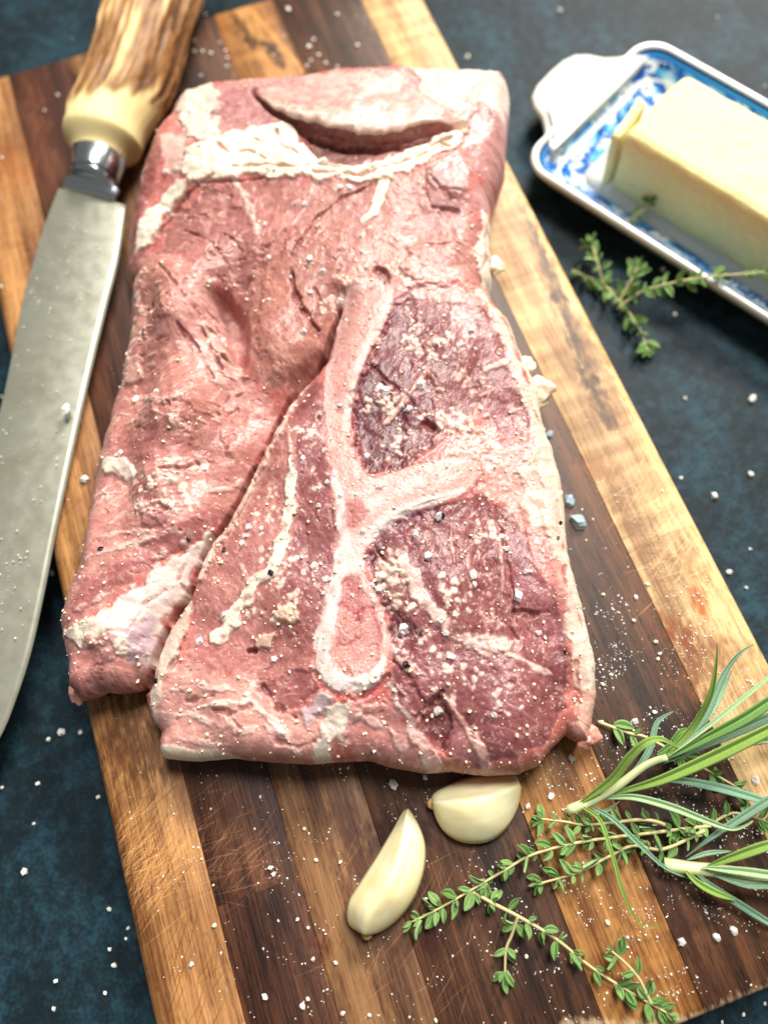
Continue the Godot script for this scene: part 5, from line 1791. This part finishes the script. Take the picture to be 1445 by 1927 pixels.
func on_meat_place(x: float, z: float) -> String:
	var i := int((z - GZ) / ST + 0.5) * GW + int((x - GX) / ST + 0.5)
	if PID[i] == 3:
		return "on the pale bone"
	if PID[i] == 2:
		return "on the rolled flap"
	var names := ["on the upper face", "on the far band", "on the dark muscle above the bone fork", "on the red muscle below the bone fork", "on the pale junction by the right rim", "on the left steak plane", "on the pink front band", "on the upper face beside the right rim"]
	var best := 0
	var bd := 1e9
	for k in names.size():
		var d := Vector2(anchors[k * 2] * 0.1 - x, anchors[k * 2 + 1] * 0.1 - z).length()
		if d < bd:
			bd = d
			best = k
	return names[best]

func on_board_place(x: float) -> String:
	var edges := [-65.4, -41.0, -16.1, 25.5, 51.7, 87.3, 500.0]
	var names := ["on the scratched left plank", "on the dark second plank", "on the tan third plank", "on the dark middle plank", "on the golden plank", "on the walnut plank", "on the pale right plank"]
	for k in 7:
		if x < edges[k]:
			return names[k]
	return ""

func salt() -> void:
	var r := RandomNumberGenerator.new()
	r.seed = 31
	anchors = [224,-1749,450,-2204,456,-1114,296,-393,559,-752,-148,-849,-264,-231,643,-1513]
	for i in 6:
		crystal_forms.append(crystal(300 + i, i % 3))
	var clear := mat(Color(1.0, 1.0, 1.0, 0.5), 0.1)
	clear.transparency = BaseMaterial3D.TRANSPARENCY_ALPHA
	var cloudy := mat(Color(0.93, 0.92, 0.88), 0.35)
	cloudy.subsurf_scatter_enabled = true
	cloudy.subsurf_scatter_strength = 0.1
	var bluish := mat(Color(0.74, 0.85, 0.90, 0.62), 0.15)
	bluish.transparency = BaseMaterial3D.TRANSPARENCY_ALPHA
	var crumb := mat(Color(0.95, 0.89, 0.77), 0.5)
	var black := mat(Color(0.06, 0.05, 0.045), 0.45)
	# clear coarse crystals on the meat: x, z in tenths of a millimetre, size in millimetres
	var on_meat := [-133,-2170,3,435,-1830,2.8,388,-1958,3.4,407,-1843,2.4,248,-1849,2,275,-1834,2.2,128,-1809,1.8,251,-1563,2.6,190,-1501,2.6,124,-1376,2.6,278,-1458,2.4,54,-1530,1.8,623,-1194,2.8,543,-1204,2.2,559,-1147,2.2,407,-1068,4,299,-1086,3.2,326,-1020,2.4,345,-1003,3,462,-903,2.4,180,-795,2.8,87,-685,2.2,174,-902,2.2,306,-650,3,227,-625,3.2,460,-503,2.6,462,-540,2.4,337,-458,3.2,331,-431,2,-79,-637,3,103,-383,4,95,-545,2.8,73,-511,2.6,199,-264,3.2,207,-367,2.8,438,-362,4.2,-192,-803,2.2,-226,-821,2.2,-256,-781,2.6,-7,-962,2.4,88,-1087,2,-369,-602,2.8,-458,-557,2.8,-302,-576,2,-268,-429,2.6,-533,-1188,2.8,-449,-1376,3,-361,-1312,2.2,-416,-949,2.2,60,-529,2,114,-144,3.2,-61,-586,2,555,-940,2,609,-1124,1.8,-9,-802,2,60,-808,1.8,486,-419,2,393,-1586,1.6,103,-1685,1.8,13,-1788,1.6,-108,-1677,1.8,-129,-1494,2,36,-862,1.8,458,-249,2,208,-329,2.2,251,-82,2,60,-329,2]
	for i in range(0, on_meat.size(), 3):
		var x: float = on_meat[i] * 0.1
		var z: float = on_meat[i + 1] * 0.1
		var s: float = on_meat[i + 2] * 0.85
		grain("salt_crystal", "clear salt crystal", on_meat_place(x, z), "salt", "clear salt crystals on the meat", crystal_forms[r.randi() % 6], clear, Vector3(x, meat_y(x, z) + s * 0.18, z) * 0.001, s, r)
	var white := [226,-1620,2.2,236,-550,2.8,434,-1116,1.4,147,-1592,1.4,-28,-276,1.6,152,-1087,1.4,49,-497,1.6]
	for i in range(0, white.size(), 3):
		var x: float = white[i] * 0.1
		var z: float = white[i + 1] * 0.1
		var s: float = white[i + 2]
		grain("white_salt_grain", "opaque white salt grain", on_meat_place(x, z), "salt", "white salt grains on the meat", crystal_forms[r.randi() % 6], cloudy, Vector3(x, meat_y(x, z) + s * 0.2, z) * 0.001, s, r)
	var pep := [-653,-907,1.8,-401,-851,1.6,75,-285,2.2,-613,-496,1.6,-316,-787,1.6,-201,-659,1.8,314,-650,1.9,617,-485,1.2,647,-530,1.4,509,-176,1.2,-92,-103,1.1]
	for i in range(0, pep.size(), 3):
		var x: float = pep[i] * 0.1
		var z: float = pep[i + 1] * 0.1
		var s: float = pep[i + 2]
		grain("pepper_flake", "black pepper flake", on_meat_place(x, z), "pepper", "pepper flakes on the meat", crystal_forms[r.randi() % 6], black, Vector3(x, meat_y(x, z) + s * 0.15, z) * 0.001, s, r)
	# singled out crystals beside the meat
	var single := [764,-562,6.4,768,-639,5,803,-883,3,-711,-1507,4.6,-733,-1279,3.4,-72,-7,3.4,23,6,2.2]
	var said := ["largest bluish salt flake on the dark plank right of the meat", "bluish salt crystal half under the meat's right edge, above the largest flake", "small glinting salt crystal beside the fat lobes at the meat's right edge", "clear salt crystal on the edge of the knife blade", "white salt crystal on the board between knife blade and rolled flap", "clear salt crystal on the board above the two garlic cloves", "small salt crystal under the meat's front edge beside the tucked garlic clove"]
	for i in 7:
		var s: float = single[i * 3 + 2] * 0.85
		var y := s * 0.28 + (8.0 if i == 3 else 0.0)
		grain("salt_crystal", said[i], "", "salt", "", crystal_forms[i % 6], bluish if i < 3 else clear if i > 4 else cloudy, Vector3(single[i * 3] * 0.1, y, single[i * 3 + 1] * 0.1) * 0.001, s, r)
	# grains on the board
	var near := [-478,89,2,-476,108,1.8,-585,392,2.2,-671,177,1.6,-757,250,1.8,-647,78,0.9,-495,445,2,-476,434,1.4,-397,496,1.6,-356,22,1.5,-349,112,1.4,-286,140,1.4,-445,240,1.4,-434,348,1.5,-377,377,1.5,-423,269,1.3,447,101,2.6,348,176,2.6,274,179,2.2,625,655,2.6,676,655,2.8,531,636,2.8,919,331,3,664,65,2.6,831,-275,1.8,741,-317,1.4,794,-210,1.5,827,-128,1.8,823,-91,1.6,811,-78,1.4,659,-82,1.6,622,-65,1.4,731,61,1.8,725,45,1.3,508,78,1.4,99,511,1.4,22,546,1.5,121,532,1.4,574,34,1.2,18,358,1.2,-90,309,1.6,-166,593,1.2,-331,524,1.4,-493,-26,1,-453,-104,1.2,-183,-95,1.2,-206,-100,1,363,528,1.8,399,579,1.4,1066,-568,1.2,884,-299,1.6]
	for i in range(0, near.size(), 3):
		var s: float = near[i + 2] * 0.8
		grain("salt_grain", "pale salt grain", on_board_place(near[i] * 0.1), "salt", "salt grains on the board", crystal_forms[r.randi() % 6], clear if s > 1.9 else cloudy if i % 2 == 0 else crumb, Vector3(near[i] * 0.1, s * 0.3, near[i + 1] * 0.1) * 0.001, s, r)
	var back := [560,-3108,2.4,746,-2998,2,607,-2900,2,578,-2870,2.2,561,-2794,1.8,538,-2772,2,602,-2812,1.7,615,-2759,1.6,770,-2801,1.8,654,-2721,1.7,135,-3091,1.8,120,-3028,1.9,153,-3018,1.4,183,-2993,1.9,235,-3036,1.7,244,-2984,1.5,240,-2944,1.4,225,-2899,1.4,426,-2884,1.6,498,-2968,1.3,112,-2891,1.4,183,-3237,1.6,220,-3222,1.3,-107,-2758,1.2,-89,-2766,1.2,-125,-2741,1.2,-149,-2689,1.4,-475,-3014,1.6,-544,-2955,1,-756,-2772,1.4,-868,-2162,1.5]
	for i in range(0, back.size(), 3):
		var s: float = back[i + 2] * 0.85
		grain("salt_grain", "blurred salt grain behind the meat", ""+ on_board_place(back[i] * 0.1), "salt", "salt grains on the far end of the board", crystal_forms[r.randi() % 6], cloudy, Vector3(back[i] * 0.1, s * 0.3, back[i + 1] * 0.1) * 0.001, s, r)
	var far_ := [-1057,-527,3.6,-1253,-149,3,-1022,42,2.2,-998,-504,2.2,-1103,-518,2,-1163,-393,2,-1199,-278,1.6,-1278,-421,1.6,-1220,179,2,-1239,249,2.2,-1043,196,2.4,-979,113,1.6,-992,138,1.6,-1046,149,1.8,-1084,259,1.6,-985,-287,1.8,-978,-1073,2.4,1315,-533,3.6,1473,-565,2.8,1618,-827,4,1395,-916,2,1520,-1254,2.4,1339,-318,1.6,1262,-201,1.5,1238,-637,1.5,1570,-1456,2.6,1757,-2884,3.2,1268,-2782,2.8,-185,-3692,2.2,-379,-3586,1.2,-1025,-1837,1.6,1233,-269,2.8,659,913,1.6,729,909,1.4,593,911,1.4,2388,-2581,1.6,2388,-2144,1.6]
	for i in range(0, far_.size(), 3):
		var s: float = far_[i + 2] * 0.72
		grain("salt_grain", "blurred white salt grain", "on the table left of the board" if far_[i] < -200 else "on the table right of the board", "salt", "salt grains on the table", crystal_forms[r.randi() % 6], cloudy, Vector3(far_[i] * 0.1, -20.0 + s * 0.3, far_[i + 1] * 0.1) * 0.001, s, r)
	place_grains()
	# fine salt dust and crumbs, too many to count
	dust("fine_salt", "fine salt dust sprinkled over the wooden board", 2300, cloudy, r, 0)
	dust("salt_dust", "fine pale salt and pepper crumbs sprinkled over the raw meat", 1700, crumb, r, 1)
	dust("blade_salt", "tiny salt specks on the flat of the knife blade", 260, cloudy, r, 2)

func dust(called: String, label: String, count: int, m: Material, r: RandomNumberGenerator, where: int) -> void:
	var list: Array[Transform3D] = []
	var clumps := noise(90 + where, 0.06, FastNoiseLite.TYPE_SIMPLEX_SMOOTH, 3)
	var sp := v3s([-541,111,-2411,-778,82,-1977,-1101,37,-1285,-1234,19,-1011])
	var ed := v3s([-404,87,-2046,-505,74,-1845,-846,27,-1134,-1017,3,-763])
	var guard := 0
	while list.size() < count and guard < 200000:
		guard += 1
		var x := 0.0
		var y := 0.0
		var z := 0.0
		var s := 0.22 + pow(r.randf(), 3.0) * 0.5
		if where == 0:
			x = r.randf_range(-84, 108)
			z = r.randf_range(-30, 80) if r.randf() < 0.85 else r.randf_range(-200, 0)
			var heavy := 0.25 + 0.75 * smoothstep(-20.0, 70.0, x)
			if r.randf() > heavy * (clumps.get_noise_2d(x, z) * 1.9 + 0.25) or meat_y(x, z) > 0.5:
				continue
			y = s * 0.2
		elif where == 1:
			x = GX + r.randf() * GW * ST
			z = GZ + r.randf() * GH * ST
			y = meat_y(x, z)
			if y < 14.0 or r.randf() > clumps.get_noise_2d(x, z) + 0.08 + 0.5 * smoothstep(-140.0, -60.0, z):
				continue
			s = 0.24 + pow(r.randf(), 3.2) * 1.0
			y += s * 0.2
		else:
			var t := r.randf() * 2.999
			var k := int(t)
			var a := sp[k].lerp(sp[k + 1], t - k)
			var b := ed[k].lerp(ed[k + 1], t - k)
			var p := a.lerp(b, r.randf_range(0.05, 0.92)) * 1000.0
			x = p.x
			y = p.y + 1.1
			z = p.z
			if clumps.get_noise_2d(x * 1.5, z * 1.5) < -0.05:
				continue
		list.append(Transform3D(Basis.from_euler(Vector3(r.randf() * TAU, r.randf() * TAU, 0)).scaled(Vector3.ONE * s * 0.001), Vector3(x, y, z) * 0.001))
	var mm := MultiMesh.new()
	mm.transform_format = MultiMesh.TRANSFORM_3D
	mm.mesh = crystal_forms[1]
	mm.instance_count = list.size()
	for i in list.size():
		mm.set_instance_transform(i, list[i])
	var o := MultiMeshInstance3D.new()
	o.multimesh = mm
	o.material_override = m
	o.name = called
	add_child(o)
	tag(o, label, "salt", "", "stuff")
